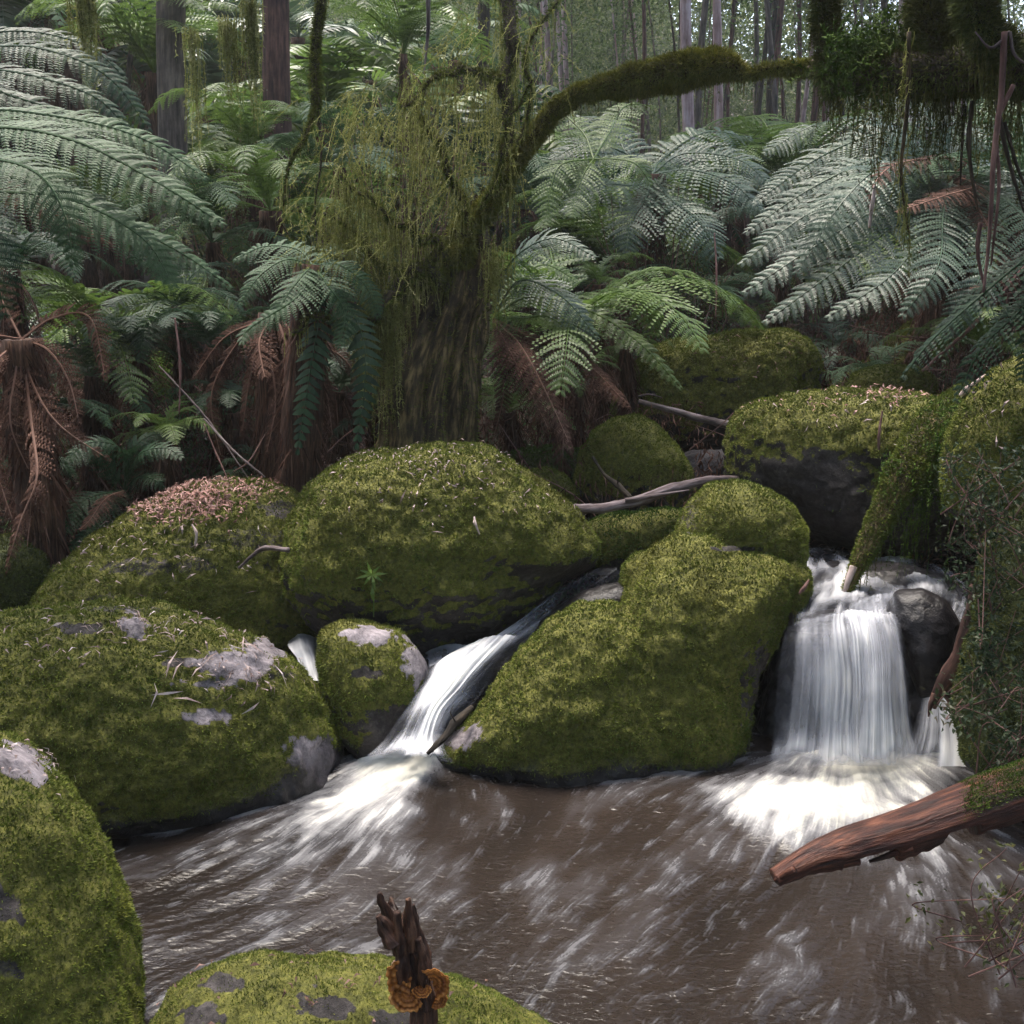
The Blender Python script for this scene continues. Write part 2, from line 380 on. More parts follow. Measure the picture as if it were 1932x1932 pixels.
def fuzz(V, F, n, L=0.012, W=0.005, w=None, spread=0.55, grav=0.0, cull=True):
    s = sample_surface(V, F, n, w, cull)
    if s is None: return None
    P, N, area = s
    D = nrm(N + rng.normal(size=(n, 3)) * spread + np.array([0, 0, -grav]))
    ll = L * rng.uniform(0.5, 1.4, n) * (1 + 0.45 * vnoise(P, 26, 3)); ww = W * rng.uniform(0.6, 1.4, n)
    V_, F_, A_ = blades(P - N * 0.002, D, ll, ww)
    A_['lush'] = np.repeat(np.clip(sstep(.35, -.35, N[:, 2]) + .9 * fbm(P, 4, 3, 12), 0, 1), 3)
    return V_, F_, A_

# ------------------------------------------------------------------ terrain
def terrain(x, y):
    P = np.stack([x, y, 0 * x], -1)
    z = np.interp(y, [-30, 0.0, 1.2, 1.7, 3.3, 3.9, 4.6, 5.4, 7.5, 12, 25, 60], [0.8, -.1, -0.35, -0.5, -0.5, -0.15, 0.2, 0.62, 0.95, 1.35, 2.6, 4.5])
    z = z + sstep(39, 62, y) * (7.5 + 12 * sstep(7, -1, x - .05 * y))
    z = z + sstep(-1.6, -3.0, x + 0.25 * (y - 3)) * np.clip(0.9 - 0.12 * abs(y - 4), 0, 1)
    z = z + sstep(1.75, 2.9, x) * np.clip(1.3 - 0.2 * abs(y - 3.5), 0, 1.3)
    z = z + 0.10 * fbm(P, 0.9, 4, 3) * sstep(0, 3, np.abs(y - 2.4)) + 0.7 * fbm(P, 0.09, 3, 9) * sstep(7, 16, y)
    return z
def struct(name, V, F, mat, attrs=None, kind='structure', smooth=True):
    o = bpy.data.objects.new(name, mesh(name, V, F, mat, smooth, attrs)); C.objects.link(o); o['kind'] = kind
    return o
gx = np.concatenate([np.linspace(-90, -7, 50), np.linspace(-6.9, 6.9, 200), np.linspace(7, 90, 50)])
gy = np.concatenate([np.linspace(-30, 0, 25), np.linspace(0.1, 12, 190), np.linspace(12.3, 150, 90)])
X, Yg = np.meshgrid(gx, gy, indexing='ij')
struct('ground', np.stack([X, Yg, terrain(X, Yg)], -1).reshape(-1, 3), grid_faces(len(gx), len(gy)), M['soil'])

# ------------------------------------------------------------------ boulders
bm = bmesh.new(); bmesh.ops.create_icosphere(bm, subdivisions=7, radius=1.0)
ICO_V = np.array([v.co[:] for v in bm.verts]); ICO_F = np.array([[v.index for v in f.verts] for f in bm.faces]); bm.free()
bm = bmesh.new(); bmesh.ops.create_icosphere(bm, subdivisions=6, radius=1.0)
ICO6_V = np.array([v.co[:] for v in bm.verts]); ICO6_F = np.array([[v.index for v in f.verts] for f in bm.faces]); bm.free()

def lobe(outline, Y, D, seed=0, e=0.85, lump=1.0, small=False, ctr=None):
    """a rounded stone whose girdle, at distance Y, follows the outline measured off the photograph; D = half thickness"""
    o = np.array(outline, float)
    c = np.array(ctr if ctr else [(o[:, 0].min() + o[:, 0].max()) / 2, (o[:, 1].min() + o[:, 1].max()) / 2], float)
    ax = nrm(ray(*c)); c3 = at(c[0], c[1], Y); right = np.array([1.0, 0, 0]); right = nrm(right - ax * right.dot(ax)); up = np.cross(right, ax)
    pts = []
    for p in o:
        d = ray(*p); t = (c3 - np.array([0, 0, CAM_H])).dot(ax) / d.dot(ax); q = np.array([0, 0, CAM_H]) + d * t - c3
        pts.append((q.dot(right), q.dot(up)))
    pts = np.array(pts); th = np.arctan2(pts[:, 1], pts[:, 0]); 
    order = np.argsort(th); th = th[order]; pts = pts[order]
    # walk the closed outline densely and read its radius by angle
    dense = []
    for i in range(len(pts)):
        a, b = pts[i], pts[(i + 1) % len(pts)]
        for t in np.linspace(0, 1, 24, endpoint=False): dense.append(a * (1 - t) + b * t)
    dense = np.array(dense); dth = np.arctan2(dense[:, 1], dense[:, 0]); dr = np.linalg.norm(dense, axis=1)
    k = np.argsort(dth); dth, dr = dth[k], dr[k]
    tt = np.linspace(-math.pi, math.pi, 361); rr = np.interp(tt, np.concatenate([dth - 2 * math.pi, dth, dth + 2 * math.pi]), np.tile(dr, 3))
    ker = np.hanning(15); ker /= ker.sum(); rp = np.concatenate([rr[-31:-1], rr, rr[1:31]]); rr = np.convolve(rp, ker, 'same')[30:-30]
    base, F = (ICO6_V, ICO6_F) if small else (ICO_V, ICO_F)
    cth = base[:, 2]; sth = np.sqrt(np.clip(1 - cth ** 2, 0, 1)); az = np.arctan2(base[:, 1], base[:, 0])
    rad = np.interp(az, tt, rr) * sth ** e
    dep = np.sign(cth) * np.abs(cth) ** 0.9 * D
    V = c3 + right * (np.cos(az) * rad)[:, None] + up * (np.sin(az) * rad)[:, None] - ax * dep[:, None]
    s = max(0.25, min(1.0, rr.mean() / 0.5))
    dirn = nrm(right * (np.cos(az) * sth)[:, None] + up * (np.sin(az) * sth)[:, None] - ax * cth[:, None])
    inner = 0.35 + 0.65 * (1 - sth ** 4)          # keep the traced girdle, model the faces
    V = V + dirn * (lump * s * (0.07 * fbm(V, 2.2 / s, 3, seed) * inner + 0.020 * fbm(V, 7, 3, seed + 5) + 0.026 * (np.abs(fbm(V, 11, 2, seed + 6)) - .25) + 0.009 * fbm(V, 32, 2, seed + 9) + 0.012 * (.3 - np.abs(vnoise(V, 24, seed + 10)))))[:, None]
    return V, F
def vert_normals(V, F):
    T = tris_of(F); cr = np.cross(V[T[:, 1]] - V[T[:, 0]], V[T[:, 2]] - V[T[:, 0]]); N = np.zeros_like(V)
    for k in range(3):
        for a in range(3): N[:, a] += np.bincount(T[:, k], cr[:, a], minlength=len(V))
    return nrm(N)
WATER_Z = 0.0
def boulder(label, lobes, moss='moss', rock='rock', bare=(), dens=26000, under=-0.35, wetz=0.1, name='boulder', blade=1.0, mossy=1.0, seed=1, group=None, cat='boulder'):
    P = []
    for i, l in enumerate(lobes):
        V, F = lobe(*l[:3], seed=seed * 7 + i, **(l[3] if len(l) > 3 else {}))
        P.append((V, F, {}))
    V, F, _ = join(P)
    N = np.vstack([vert_normals(p[0], p[1]) for p in P])
    n1 = fbm(V, 5, 4, seed + 40)
    m = sstep(under - 0.15, under + 0.15, N[:, 2] + 0.35 * n1) * mossy
    px, py = topix(V); pale = np.zeros(len(V))
    for (bx, by, rx, ry, k) in bare:
        d = np.sqrt(((px - bx) / rx) ** 2 + ((py - by) / ry) ** 2) + 0.75 * fbm(V, 11, 3, seed + 60) + 0.8 * fbm(V, 45, 3, seed + 61)
        kk = k * sstep(1.1, 0.8, d); m = m * (1 - kk); pale = np.maximum(pale, kk if k > .82 else 0)
    wet = sstep(wetz + 0.08, wetz - 0.03, V[:, 2] + 0.06 * n1) if wetz is not None else np.zeros(len(V))
    m = m * (1 - wet)
    loc = np.array([V[:, 0].mean(), V[:, 1].mean(), V[:, 2].min()])
    t = thing(name, label, cat, loc, group)
    part('stone', t, V, F, M[rock], True, {'moss': m, 'wet': wet, 'pale': pale})
    s = sample_surface(V, F, 10, np.clip(m - 0.15, 0, 1))
    if s is not None:
        area = s[2]; dist = np.linalg.norm(V.mean(0) - np.array([0, 0, CAM_H])); k = (dist / 4.0)
        n = int(min(190000, area * dens / (k ** 1.2) * 2.5 / blade))
        pr = fuzz(V, F, n, 0.0100 * blade * k ** 0.5, 0.0046 * blade * k ** 0.6, np.clip(m - 0.15, 0, 1))
        part('moss', t, pr[0], pr[1], M[moss], False, pr[2], kind='stuff')
    return t, V, F, m
BL = {}
def B(key, *a, **k): BL[key] = boulder(*a, **k)
S = dict(small=True)
B('front_left', 'nearest boulder at the lower left edge, mossy with a bare grey cap', [
  ([(-330, 1700), (-250, 1480), (-100, 1390), (0, 1383), (60, 1415), (130, 1478), (178, 1550), (205, 1640), (236, 1740), (258, 1840), (266, 1930), (255, 2060), (150, 2200), (-100, 2260), (-300, 2050)], 2.15, 0.42)],
  bare=[(30, 1440, 90, 32, 1), (-20, 1700, 60, 60, .8), (20, 1830, 40, 30, .6)], seed=3, wetz=0.02)
B('left', 'broad moss boulder beside the pool at left with pale bare stone streaks on top', [
  ([(-260, 1400), (-160, 1250), (-60, 1185), (60, 1152), (180, 1143), (300, 1158), (420, 1190), (510, 1222), (570, 1262), (612, 1320), (636, 1385), (645, 1450), (620, 1540), (500, 1600), (350, 1630), (150, 1640), (-100, 1600), (-240, 1500)], 3.5, 0.52)],
  bare=[(450, 1255, 75, 26, 1), (500, 1225, 60, 18, .9), (390, 1290, 60, 12, .9), (250, 1180, 28, 26, .9), (400, 1352, 42, 14, .9), (590, 1430, 50, 50, .9), (150, 1185, 40, 8, .8), (250, 1150, 60, 8, .6), (530, 1275, 40, 12, .6), (345, 1250, 35, 8, .8)], seed=5, wetz=0.035)
B('litter', 'mossy boulder at left with a heap of pink brown leaf litter on its crown', [
  ([(30, 1190), (50, 1140), (95, 1082), (170, 1020), (262, 955), (350, 915), (430, 903), (505, 905), (572, 925), (625, 980), (640, 1090), (625, 1210), (560, 1290), (300, 1300), (80, 1260)], 4.5, 0.5)],
  bare=[(300, 1070, 160, 14, .55), (480, 1020, 120, 22, .5), (200, 1130, 60, 12, .5), (520, 960, 60, 14, .6)], seed=8, wetz=None, moss='moss')
B('centre_left', 'largest domed moss boulder left of centre with pale leaf scraps and dark undercut base', [
  ([(525, 1100), (530, 1055), (545, 1000), (560, 955), (582, 912), (622, 874), (690, 852), (770, 845), (855, 843), (920, 850), (972, 878), (1030, 918), (1080, 958), (1112, 1000), (1132, 1042), (1124, 1070), (1056, 1098), (998, 1160), (925, 1212), (820, 1240), (720, 1250), (640, 1215), (590, 1185), (550, 1145)], 4.35, 0.5, dict(e=0.8))],
  seed=12, under=-0.30, wetz=0.16)
B('small_grey', 'small half bare grey and mossy stone just left of the small cascade', [
  ([(598, 1250), (602, 1195), (640, 1175), (700, 1171), (750, 1188), (786, 1220), (805, 1258), (800, 1310), (775, 1380), (735, 1430), (680, 1440), (640, 1400), (615, 1330)], 3.72, 0.19, S)],
  bare=[(700, 1198, 55, 18, 1), (785, 1250, 28, 50, 1), (690, 1270, 35, 10, .8), (720, 1370, 70, 40, .8)], seed=14, wetz=0.06, under=-.2)
B('centre', 'lumpy humped moss boulder in the middle between the two white falls', [
  ([(790, 1450), (862, 1378), (905, 1330), (942, 1278), (988, 1222), (1036, 1178), (1090, 1146), (1150, 1138), (1240, 1170), (1320, 1280), (1330, 1420), (1250, 1500), (1000, 1530), (850, 1500)], 3.72, 0.3),
  ([(1150, 1200), (1190, 1100), (1228, 1040), (1275, 1012), (1330, 1010), (1400, 1035), (1450, 1050), (1500, 1060), (1512, 1100), (1480, 1180), (1440, 1260), (1415, 1330), (1405, 1420), (1350, 1500), (1150, 1520), (1040, 1440), (1060, 1300)], 3.85, 0.38),
  ([(1268, 1020), (1292, 950), (1330, 912), (1400, 907), (1452, 923), (1500, 953), (1522, 1000), (1520, 1060), (1480, 1110), (1380, 1130), (1290, 1100)], 4.1, 0.25, S),
  ([(1168, 1105), (1175, 1065), (1200, 1043), (1250, 1034), (1290, 1060), (1280, 1150), (1200, 1170)], 4.1, 0.15, S),
  ([(1440, 1120), (1460, 1060), (1500, 1040), (1530, 1080), (1532, 1120), (1500, 1180), (1450, 1180)], 3.95, 0.15, S)],
  seed=17, wetz=0.015, under=-0.45, bare=[(1440, 1330, 36, 90, .8), (1395, 1035, 50, 7, .8), (1300, 960, 20, 40, .5), (860, 1390, 60, 22, .9)])
B('back_round', 'small round moss boulder standing behind the centre with a thin stick leaning on it', [
  ([(1086, 905), (1095, 858), (1120, 815), (1160, 789), (1200, 785), (1242, 805), (1282, 845), (1306, 885), (1313, 925), (1290, 980), (1180, 1000), (1100, 975)], 5.2, 0.26, S)], seed=21, wetz=None, under=-.2)
B('tiny', 'smallest green moss stone tucked between the largest dome and the small round boulder', [
  ([(975, 900), (1000, 885), (1030, 882), (1062, 892), (1086, 920), (1095, 960), (1040, 990), (980, 950)], 5.05, 0.12, S)], seed=23, wetz=None)
B('slab', 'low dark green moss slab under the grey fallen branch behind the centre boulder', [
  ([(1085, 1010), (1110, 985), (1145, 968), (1200, 966), (1260, 958), (1300, 965), (1310, 1010), (1250, 1060), (1170, 1085), (1110, 1080)], 4.65, 0.2, S)], seed=25, wetz=None, moss='moss_green')
B('right_back', 'wide flat topped moss boulder above the right waterfall with a shadowed overhang', [
  ([(1370, 900), (1370, 830), (1384, 788), (1420, 758), (1500, 740), (1590, 733), (1700, 742), (1800, 765), (1860, 820), (1870, 930), (1800, 1010), (1700, 1045), (1560, 1020), (1450, 960), (1385, 925)], 4.9, 0.5, dict(e=0.75))],
  seed=28, wetz=None, under=0.0, bare=[(1500, 900, 130, 40, .8), (1560, 960, 150, 60, .8)])
B('top_back', 'mossy boulder highest up behind the others, with ferns hanging over its left end', [
  ([(1150, 800), (1170, 730), (1215, 668), (1240, 650), (1310, 638), (1400, 623), (1480, 624), (1530, 645), (1554, 690), (1545, 745), (1480, 800), (1400, 850), (1250, 880)], 6.2, 0.55, dict(e=0.75))], seed=31, wetz=None, under=-.1)
B('right_edge', 'tall yellow green moss boulder cut off by the right edge above the bank plants', [
  ([(2250, 760), (2080, 672), (1935, 674), (1872, 700), (1822, 758), (1792, 820), (1782, 885), (1792, 945), (1835, 1005), (1890, 1080), (2000, 1160), (2200, 1150), (2300, 950)], 3.75, 0.42, dict(ctr=(2020, 900)))],
  seed=34, wetz=None, under=-.6)
B('bottom', 'low moss boulder with brown bare patches at the bottom edge around the broken stump', [
  ([(230, 2120), (285, 1935), (335, 1868), (400, 1822), (480, 1796), (570, 1803), (680, 1810), (770, 1822), (860, 1850), (945, 1888), (1060, 1945), (1140, 2060), (1100, 2250), (700, 2350), (300, 2300)], 1.95, 0.3)],
  seed=37, wetz=-0.1, bare=[(620, 1895, 60, 30, .8), (420, 1850, 40, 20, .7), (390, 1925, 40, 30, .8), (740, 1925, 60, 25, .7)], blade=0.8)
B('back_slope', 'pale green mossy slab rising behind the wide flat boulder under the right ferns', [
  ([(1540, 760), (1580, 710), (1650, 668), (1720, 600), (1790, 560), (1870, 570), (1950, 640), (1960, 760), (1700, 800)], 6.6, 0.4, S)], seed=41, wetz=None, moss='moss', under=-.3)
B('back_low', 'low mossy hump between the back slab and the wide flat boulder', [
  ([(1590, 740), (1610, 705), (1660, 688), (1730, 692), (1765, 715), (1770, 770), (1650, 790)], 5.6, 0.2, S)], seed=43, wetz=None)
B('left_dark', 'dark mossy stone in shadow at the left edge under the dead fronds', [
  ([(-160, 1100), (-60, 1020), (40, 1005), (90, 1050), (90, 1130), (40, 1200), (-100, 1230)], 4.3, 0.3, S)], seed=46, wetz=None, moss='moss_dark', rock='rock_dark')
B('left_low', 'small green moss stone at the left edge just above the broad left boulder', [
  ([(-60, 1200), (-30, 1165), (20, 1152), (50, 1168), (60, 1200), (0, 1240)], 3.9, 0.15, S)], seed=47, wetz=None, moss='moss_green')
B('mid_dark', 'shaded moss mound beneath the drooping dead fern fronds behind the largest dome', [
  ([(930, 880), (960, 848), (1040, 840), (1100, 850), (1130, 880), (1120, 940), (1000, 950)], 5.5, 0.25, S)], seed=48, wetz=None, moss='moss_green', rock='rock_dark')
B('gap_rock', 'dark shaded rock filling the gap below the highest back boulder', [
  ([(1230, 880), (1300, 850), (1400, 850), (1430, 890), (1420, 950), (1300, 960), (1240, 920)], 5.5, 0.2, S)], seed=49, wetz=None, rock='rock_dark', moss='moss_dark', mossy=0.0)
# wet dark rocks behind and beside the falls
B('ledge', 'wet purple black rock ledge behind the right waterfall', [
  ([(1395, 1480), (1410, 1330), (1440, 1230), (1480, 1185), (1560, 1150), (1700, 1150), (1800, 1180), (1850, 1300), (1850, 1480), (1600, 1560)], 3.95, 0.32, dict(e=0.6)),
  ([(1500, 1100), (1560, 1060), (1700, 1060), (1800, 1090), (1830, 1150), (1700, 1200), (1520, 1200)], 4.35, 0.3, S)],
  seed=51, rock='rock_dark', mossy=0.0, wetz=2.0, cat='rock ledge')
B('fall_rock', 'glossy black wet rock splitting the right waterfall at its right side', [
  ([(1665, 1160), (1690, 1118), (1740, 1108), (1790, 1135), (1815, 1180), (1800, 1260), (1770, 1310), (1735, 1320), (1712, 1260), (1690, 1215)], 3.72, 0.13, S)],
  seed=52, rock='rock_dark', mossy=0.0, wetz=2.0, cat='rock')
B('overhang', 'black rock in the shadowed hollow beneath the wide flat topped boulder', [
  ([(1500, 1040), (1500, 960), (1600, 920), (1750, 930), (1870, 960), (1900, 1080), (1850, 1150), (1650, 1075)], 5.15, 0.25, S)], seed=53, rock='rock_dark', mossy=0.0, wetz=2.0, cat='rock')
B('cascade_rock', 'sloping wet grey rock under the small left cascade', [
  ([(800, 1440), (830, 1290), (880, 1250), (980, 1190), (1110, 1110), (1200, 1090), (1230, 1200), (1000, 1380), (860, 1470)], 3.98, 0.17, S)],
  seed=54, rock='rock', mossy=0.0, wetz=0.9, cat='rock')
B('right_bank', 'steep mossy bank stone at the right edge behind the leafy plants', [
  ([(1800, 1320), (1830, 1180), (1850, 1060), (1880, 980), (1960, 940), (2150, 980), (2200, 1300), (2100, 1500), (1900, 1520), (1830, 1440)], 3.2, 0.25)], seed=55, moss='moss_dark', rock='rock_dark', wetz=0.03, under=-.6)

# ------------------------------------------------------------------ the pool: foam drawn out along the current
def pool():
    xs = np.arange(-2.6, 2.75, 0.0042); ys = np.arange(1.15, 4.15, 0.0055)
    Xp, Yp = np.meshgrid(xs, ys, indexing='ij'); nx, ny = Xp.shape
    P = np.stack([Xp, Yp, 0 * Xp], -1); px, py = topix(P)
    s1 = atz(770, 1415)[:2]; s2 = [atz(a, 1425)[:2] for a in (1480, 1560, 1640, 1720, 1810)]
    u = np.zeros_like(Xp); v = np.zeros_like(Yp)
    for (q, w) in [(s1, 0.55)] + [(q, 0.17) for q in s2]:
        dx, dy = Xp - q[0], Yp - q[1]; d2 = dx * dx + dy * dy + 0.02
        u += w * dx / d2; v += w * dy / d2
    # drift to the lower right between the stones, with wandering eddies
    near = sstep(3.0, 2.3, Yp)
    v -= 0.18; u += -0.55 * near - 0.45 * sstep(-.2, .5, Xp) * (1 - near) * sstep(1.4, .9, Xp); v -= .25 * near * sstep(.6, 1.4, Xp)
    e = 0.012; psi = lambda x, y: 0.10 * fbm(np.stack([x, y, 0 * x + 4], -1), 2.0, 3, 77) + 0.012 * fbm(np.stack([x, y * 1.2, 0 * x + 9], -1), 7.5, 2, 78)
    amp = 0.5 + 1.2 * sstep(3.3, 2.3, Yp)
    ps = psi(Xp, Yp); u += amp * np.gradient(ps, ys, axis=1) ; v -= amp * np.gradient(ps, xs, axis=0)
    m = np.sqrt(u * u + v * v) + 1e-6; u /= m; v /= m
    def lic(noise, L, step):
        acc = noise.copy(); cnt = 1
        for sgn in (1, -1):
            ax_, ay_ = Xp.copy(), Yp.copy()
            for k in range(L):
                ii = np.clip(((ax_ - xs[0]) / 0.0042).astype(int), 0, nx - 1); jj = np.clip(((ay_ - ys[0]) / 0.0055).astype(int), 0, ny - 1)
                ax_ = ax_ + sgn * u[ii, jj] * step; ay_ = ay_ + sgn * v[ii, jj] * step
                ii = np.clip(((ax_ - xs[0]) / 0.0042).astype(int), 0, nx - 1); jj = np.clip(((ay_ - ys[0]) / 0.0055).astype(int), 0, ny - 1)
                acc += noise[ii, jj]; cnt += 1
        acc /= cnt; return (acc - acc.mean()) / acc.std()
    f1 = lic(fbm(P, 48, 2, 5) + 0.35 * rng.normal(size=Xp.shape), 6, 0.0055)
    f2 = lic(fbm(P, 20, 3, 6), 8, 0.009)
    f3 = lic(fbm(P, 7, 3, 8), 8, 0.016)
    def blob(bx, by, rx, ry, k, ang=0):
        c, s = math.cos(R(ang)), math.sin(R(ang)); a, b = px - bx, py - by
        a, b = a * c + b * s, -a * s + b * c
        return k * np.exp(-((a / rx) ** 2 + (b / ry) ** 2))
    dens = (blob(765, 1432, 80, 38, 2.3) + blob(690, 1480, 135, 50, 2.0, -22) + blob(710, 1540, 110, 45, .85, -15) + blob(560, 1565, 200, 75, .62, -22) + blob(640, 1600, 120, 60, .3)
            + blob(620, 1640, 260, 70, .22, -10) + blob(900, 1500, 180, 60, .18)
            + blob(1640, 1432, 190, 26, 2.4) + blob(1600, 1490, 190, 42, 1.9, -8) + blob(1640, 1540, 190, 40, 1.2) + blob(1500, 1520, 140, 30, .9)
            + blob(1400, 1490, 210, 45, .55) + blob(1430, 1560, 160, 40, .4) + blob(1300, 1480, 200, 35, .22) + blob(1700, 1600, 200, 60, .6) + blob(1480, 1590, 90, 20, .6, 25) + blob(1750, 1690, 160, 70, .4, 30) + blob(1860, 1640, 120, 90, .35)
            + blob(1500, 1720, 260, 70, .14) + blob(1250, 1880, 400, 60, .10) + blob(350, 1820, 130, 110, .18))
    fine = 0.6 * f1 + 0.55 * f2 + 0.4 * f3
    fine = 0.85 * f1 + 0.5 * f2 + 0.4 * f3
    foam = sstep(0.35, 3.5, dens * 1.25 + 0.30 * (0.5 * f1 + 0.7 * f2 + 0.5 * f3) * (0.35 + np.minimum(dens, 1.0)) + 0.12) ** 1.15
    # sky glints and sheen painted as colour, loose bubbles under the centre stone
    glint = 0.17 * sstep(0.3, 3.0, 1.0 * f1 + 0.55 * f2 + 0.35 * f3) + 0.07 * sstep(1.6, 3.0, f1 + .5 * f2) * sstep(1950, 1500, py * 0 + 1500 + np.maximum(0, 330 - px) * 1.3 * sstep(1650, 1560, py))
    veil = 0.06 * sstep(-0.6, 2.2, f3 + 0.6 * f2)  # sheen of reflected sky put into the water colour
    bub = vnoise(P, 95, 31); bub = 0.8 * sstep(0.62, 0.85, bub) * np.exp(-((px - 1060) / 200) ** 2 - ((py - 1462) / 34) ** 2)
    line = 0.5 * np.exp(-((py - 1421 - 8 * f3 * 0.3) / 5) ** 2) * sstep(830, 900, px) * sstep(1400, 1250, px) * sstep(-.5, 1, f2)
    foam = np.clip(foam + glint + veil + bub + line, 0, 1)
    shore = np.zeros_like(Xp)
    for (t_, Vb, Fb, mb) in BL.values():
        w_ = Vb[(np.abs(Vb[:, 2]) < .02) & (Vb[:, 1] < 4.1)]
        i_ = ((w_[:, 0] - xs[0]) / 0.0042).astype(int); j_ = ((w_[:, 1] - ys[0]) / 0.0055).astype(int); ok = (i_ > 3) & (i_ < nx - 4) & (j_ > 3) & (j_ < ny - 4); shore[i_[ok], j_[ok]] = 1
    for _ in range(5):
        shore = np.maximum.reduce([shore, np.roll(shore, 1, 0) * .86, np.roll(shore, -1, 0) * .86, np.roll(shore, 1, 1) * .86, np.roll(shore, -1, 1) * .86])
    foam = np.clip(foam + .30 * shore * sstep(-.6, 1.2, f2 + f3), 0, 1)
    silt = np.clip(0.6 + 0.12 * f3 + sstep(700, 1100, px) * 0.25 - 0.5 * sstep(500, 200, px) * sstep(1700, 1560, py) , 0, 1)
    calm = 0.35 + 0.65 * sstep(250, 500, px + (py - 1500) * 1.0)
    Z = WATER_Z + calm * (0.0013 * f2 + 0.0024 * f3 + 0.0006 * f1) + 0.03 * np.minimum(dens, 1.5) * (0.5 + 0.25 * f3) + 0.016 * sstep(1.0, 2.2, dens) * fbm(P, 14, 3, 55)
    V = np.stack([Xp, Yp, Z], -1).reshape(-1, 3)
    struct('water', V, grid_faces(nx, ny), M['pool'], {'foam': foam.ravel(), 'silt': silt.ravel()})
pool()

# ------------------------------------------------------------------ falling and running water
def flow(rows, nu, nv, seed, lo=0.0, hi=1.0, fu=30, fv=1.2, bulge=0.03, edge=0.12, gain=1.0, wisp=0.5, prof=None, amp=0.012, froth=0.0):
    """a sheet of water through rows of (left px, left py, right px, right py, Y), top first"""
    A = np.array([np.stack([at(r[0], r[1], r[4]), at(r[2], r[3], r[4] if len(r) < 6 else r[5])]) for r in rows])
    G = catmull(A, nv)                                     # nv x 2 x 3
    t = np.linspace(0, 1, nu); V = G[:, :1] * (1 - t)[None, :, None] + G[:, 1:] * t[None, :, None]
    L = np.concatenate([[0], np.cumsum(np.linalg.norm(np.diff(G.mean(1), axis=0), axis=1))])
    U, W = np.meshgrid(t, L, indexing='xy')
    wid = np.linalg.norm(G[:, 1] - G[:, 0], axis=1).mean()
    Q = np.stack([U * wid + 0.028 * fbm(np.stack([U * wid, W * .6, 0 * U], -1), 5, 2, seed + 3), W * fv / fu, 0 * U], -1)
    s = 0.6 * fbm(Q, fu * .7, 3, seed) + 0.36 * fbm(Q * np.array([1, .8, 1]), fu * 2.6, 3, seed + 1) + 0.75 * fbm(np.stack([U * wid, W * 0.30, 0 * U], -1), 11, 3, seed + 2)
    du, dv = np.gradient(V, axis=1), np.gradient(V, axis=0); N = nrm(np.cross(dv, du)); N = N * np.sign(N[..., 1:2] * -1 + N[..., 2:3] * 0.5 + 1e-6)
    V = V + N * (bulge * np.sin(np.pi * U) + amp * s * 1.5)[..., None]
    p = np.ones_like(U) if prof is None else prof(U, W / L[-1])
    if froth: s = s + froth * sstep(.78, 1.0, W / L[-1])
    drift = fbm(np.stack([U * wid * 1.0, W * .8, 0 * U], -1), 9, 3, seed + 8); s = s + .5 * drift
    ed = (1 - sstep(.86, 1.0, W / L[-1] + .09 * vnoise(np.stack([U * wid, W * .3, 0 * U], -1), 22, seed + 4)) * (froth > 0)) * sstep(0, edge, U + 0.10 * s) * sstep(0, edge, 1 - U + 0.10 * s)
    foam = np.clip((wisp - .06 + 1.05 * s) * gain * p + lo, 0, hi) * ed
    return V.reshape(-1, 3), grid_faces(nv, nu), {'foam': foam.ravel()}
def water(name, pieces, label=None):
    V, F, A = join(pieces); struct(name, V, F, M['fall'], A)
right = []
body = lambda U, W: 0.30 + 0.34 * sstep(.2, .55, U) + 0.62 * np.exp(-((U - 0.68) / 0.27) ** 2) + 0.15 * W
right.append(flow([(1488, 1178, 1692, 1160, 3.70), (1476, 1215, 1704, 1200, 3.60), (1466, 1300, 1716, 1300, 3.53), (1460, 1380, 1724, 1380, 3.49), (1452, 1442, 1736, 1442, 3.45)], 260, 220, 5, fu=42, fv=0.8, wisp=0.62, gain=1.15, prof=body, amp=0.008, froth=.6))
right.append(flow([(1500, 1172, 1690, 1158, 3.68), (1500, 1215, 1700, 1200, 3.57), (1495, 1300, 1712, 1300, 3.49), (1490, 1380, 1720, 1380, 3.45), (1480, 1444, 1732, 1444, 3.41)], 260, 220, 9, fu=60, fv=0.6, wisp=0.35, gain=1.1, prof=body, amp=0.010, froth=.5))
right.append(flow([(1600, 1150, 1692, 1120, 3.72), (1615, 1200, 1700, 1180, 3.58), (1610, 1300, 1712, 1300, 3.46), (1600, 1445, 1730, 1445, 3.38)], 140, 160, 19, fu=50, fv=0.6, wisp=0.55, gain=1.0, edge=0.35, froth=.5))
# side jet at the far right below the driftwood
right.append(flow([(1740, 1318, 1800, 1318, 3.52), (1728, 1360, 1818, 1362, 3.47), (1712, 1405, 1836, 1407, 3.42), (1690, 1450, 1856, 1450, 3.37)], 80, 80, 13, fu=30, wisp=0.6, gain=1.1, edge=0.25))
right.append(flow([(1795, 1140, 1826, 1140, 3.8), (1780, 1210, 1812, 1200, 3.66), (1768, 1290, 1796, 1290, 3.58), (1745, 1335, 1790, 1335, 3.52)], 40, 80, 14, fu=30, wisp=0.35, gain=0.8, edge=0.3, bulge=0.01))
water('waterfall', right)
top = []
top.append(flow([(1516, 1035, 1640, 1062, 4.55), (1520, 1075, 1680, 1085, 4.3), (1512, 1120, 1700, 1112, 4.05), (1498, 1150, 1700, 1140, 3.85), (1488, 1180, 1693, 1163, 3.70)], 200, 200, 25, fu=16, fv=2.2, wisp=0.42, gain=0.9, amp=0.022, edge=0.06))
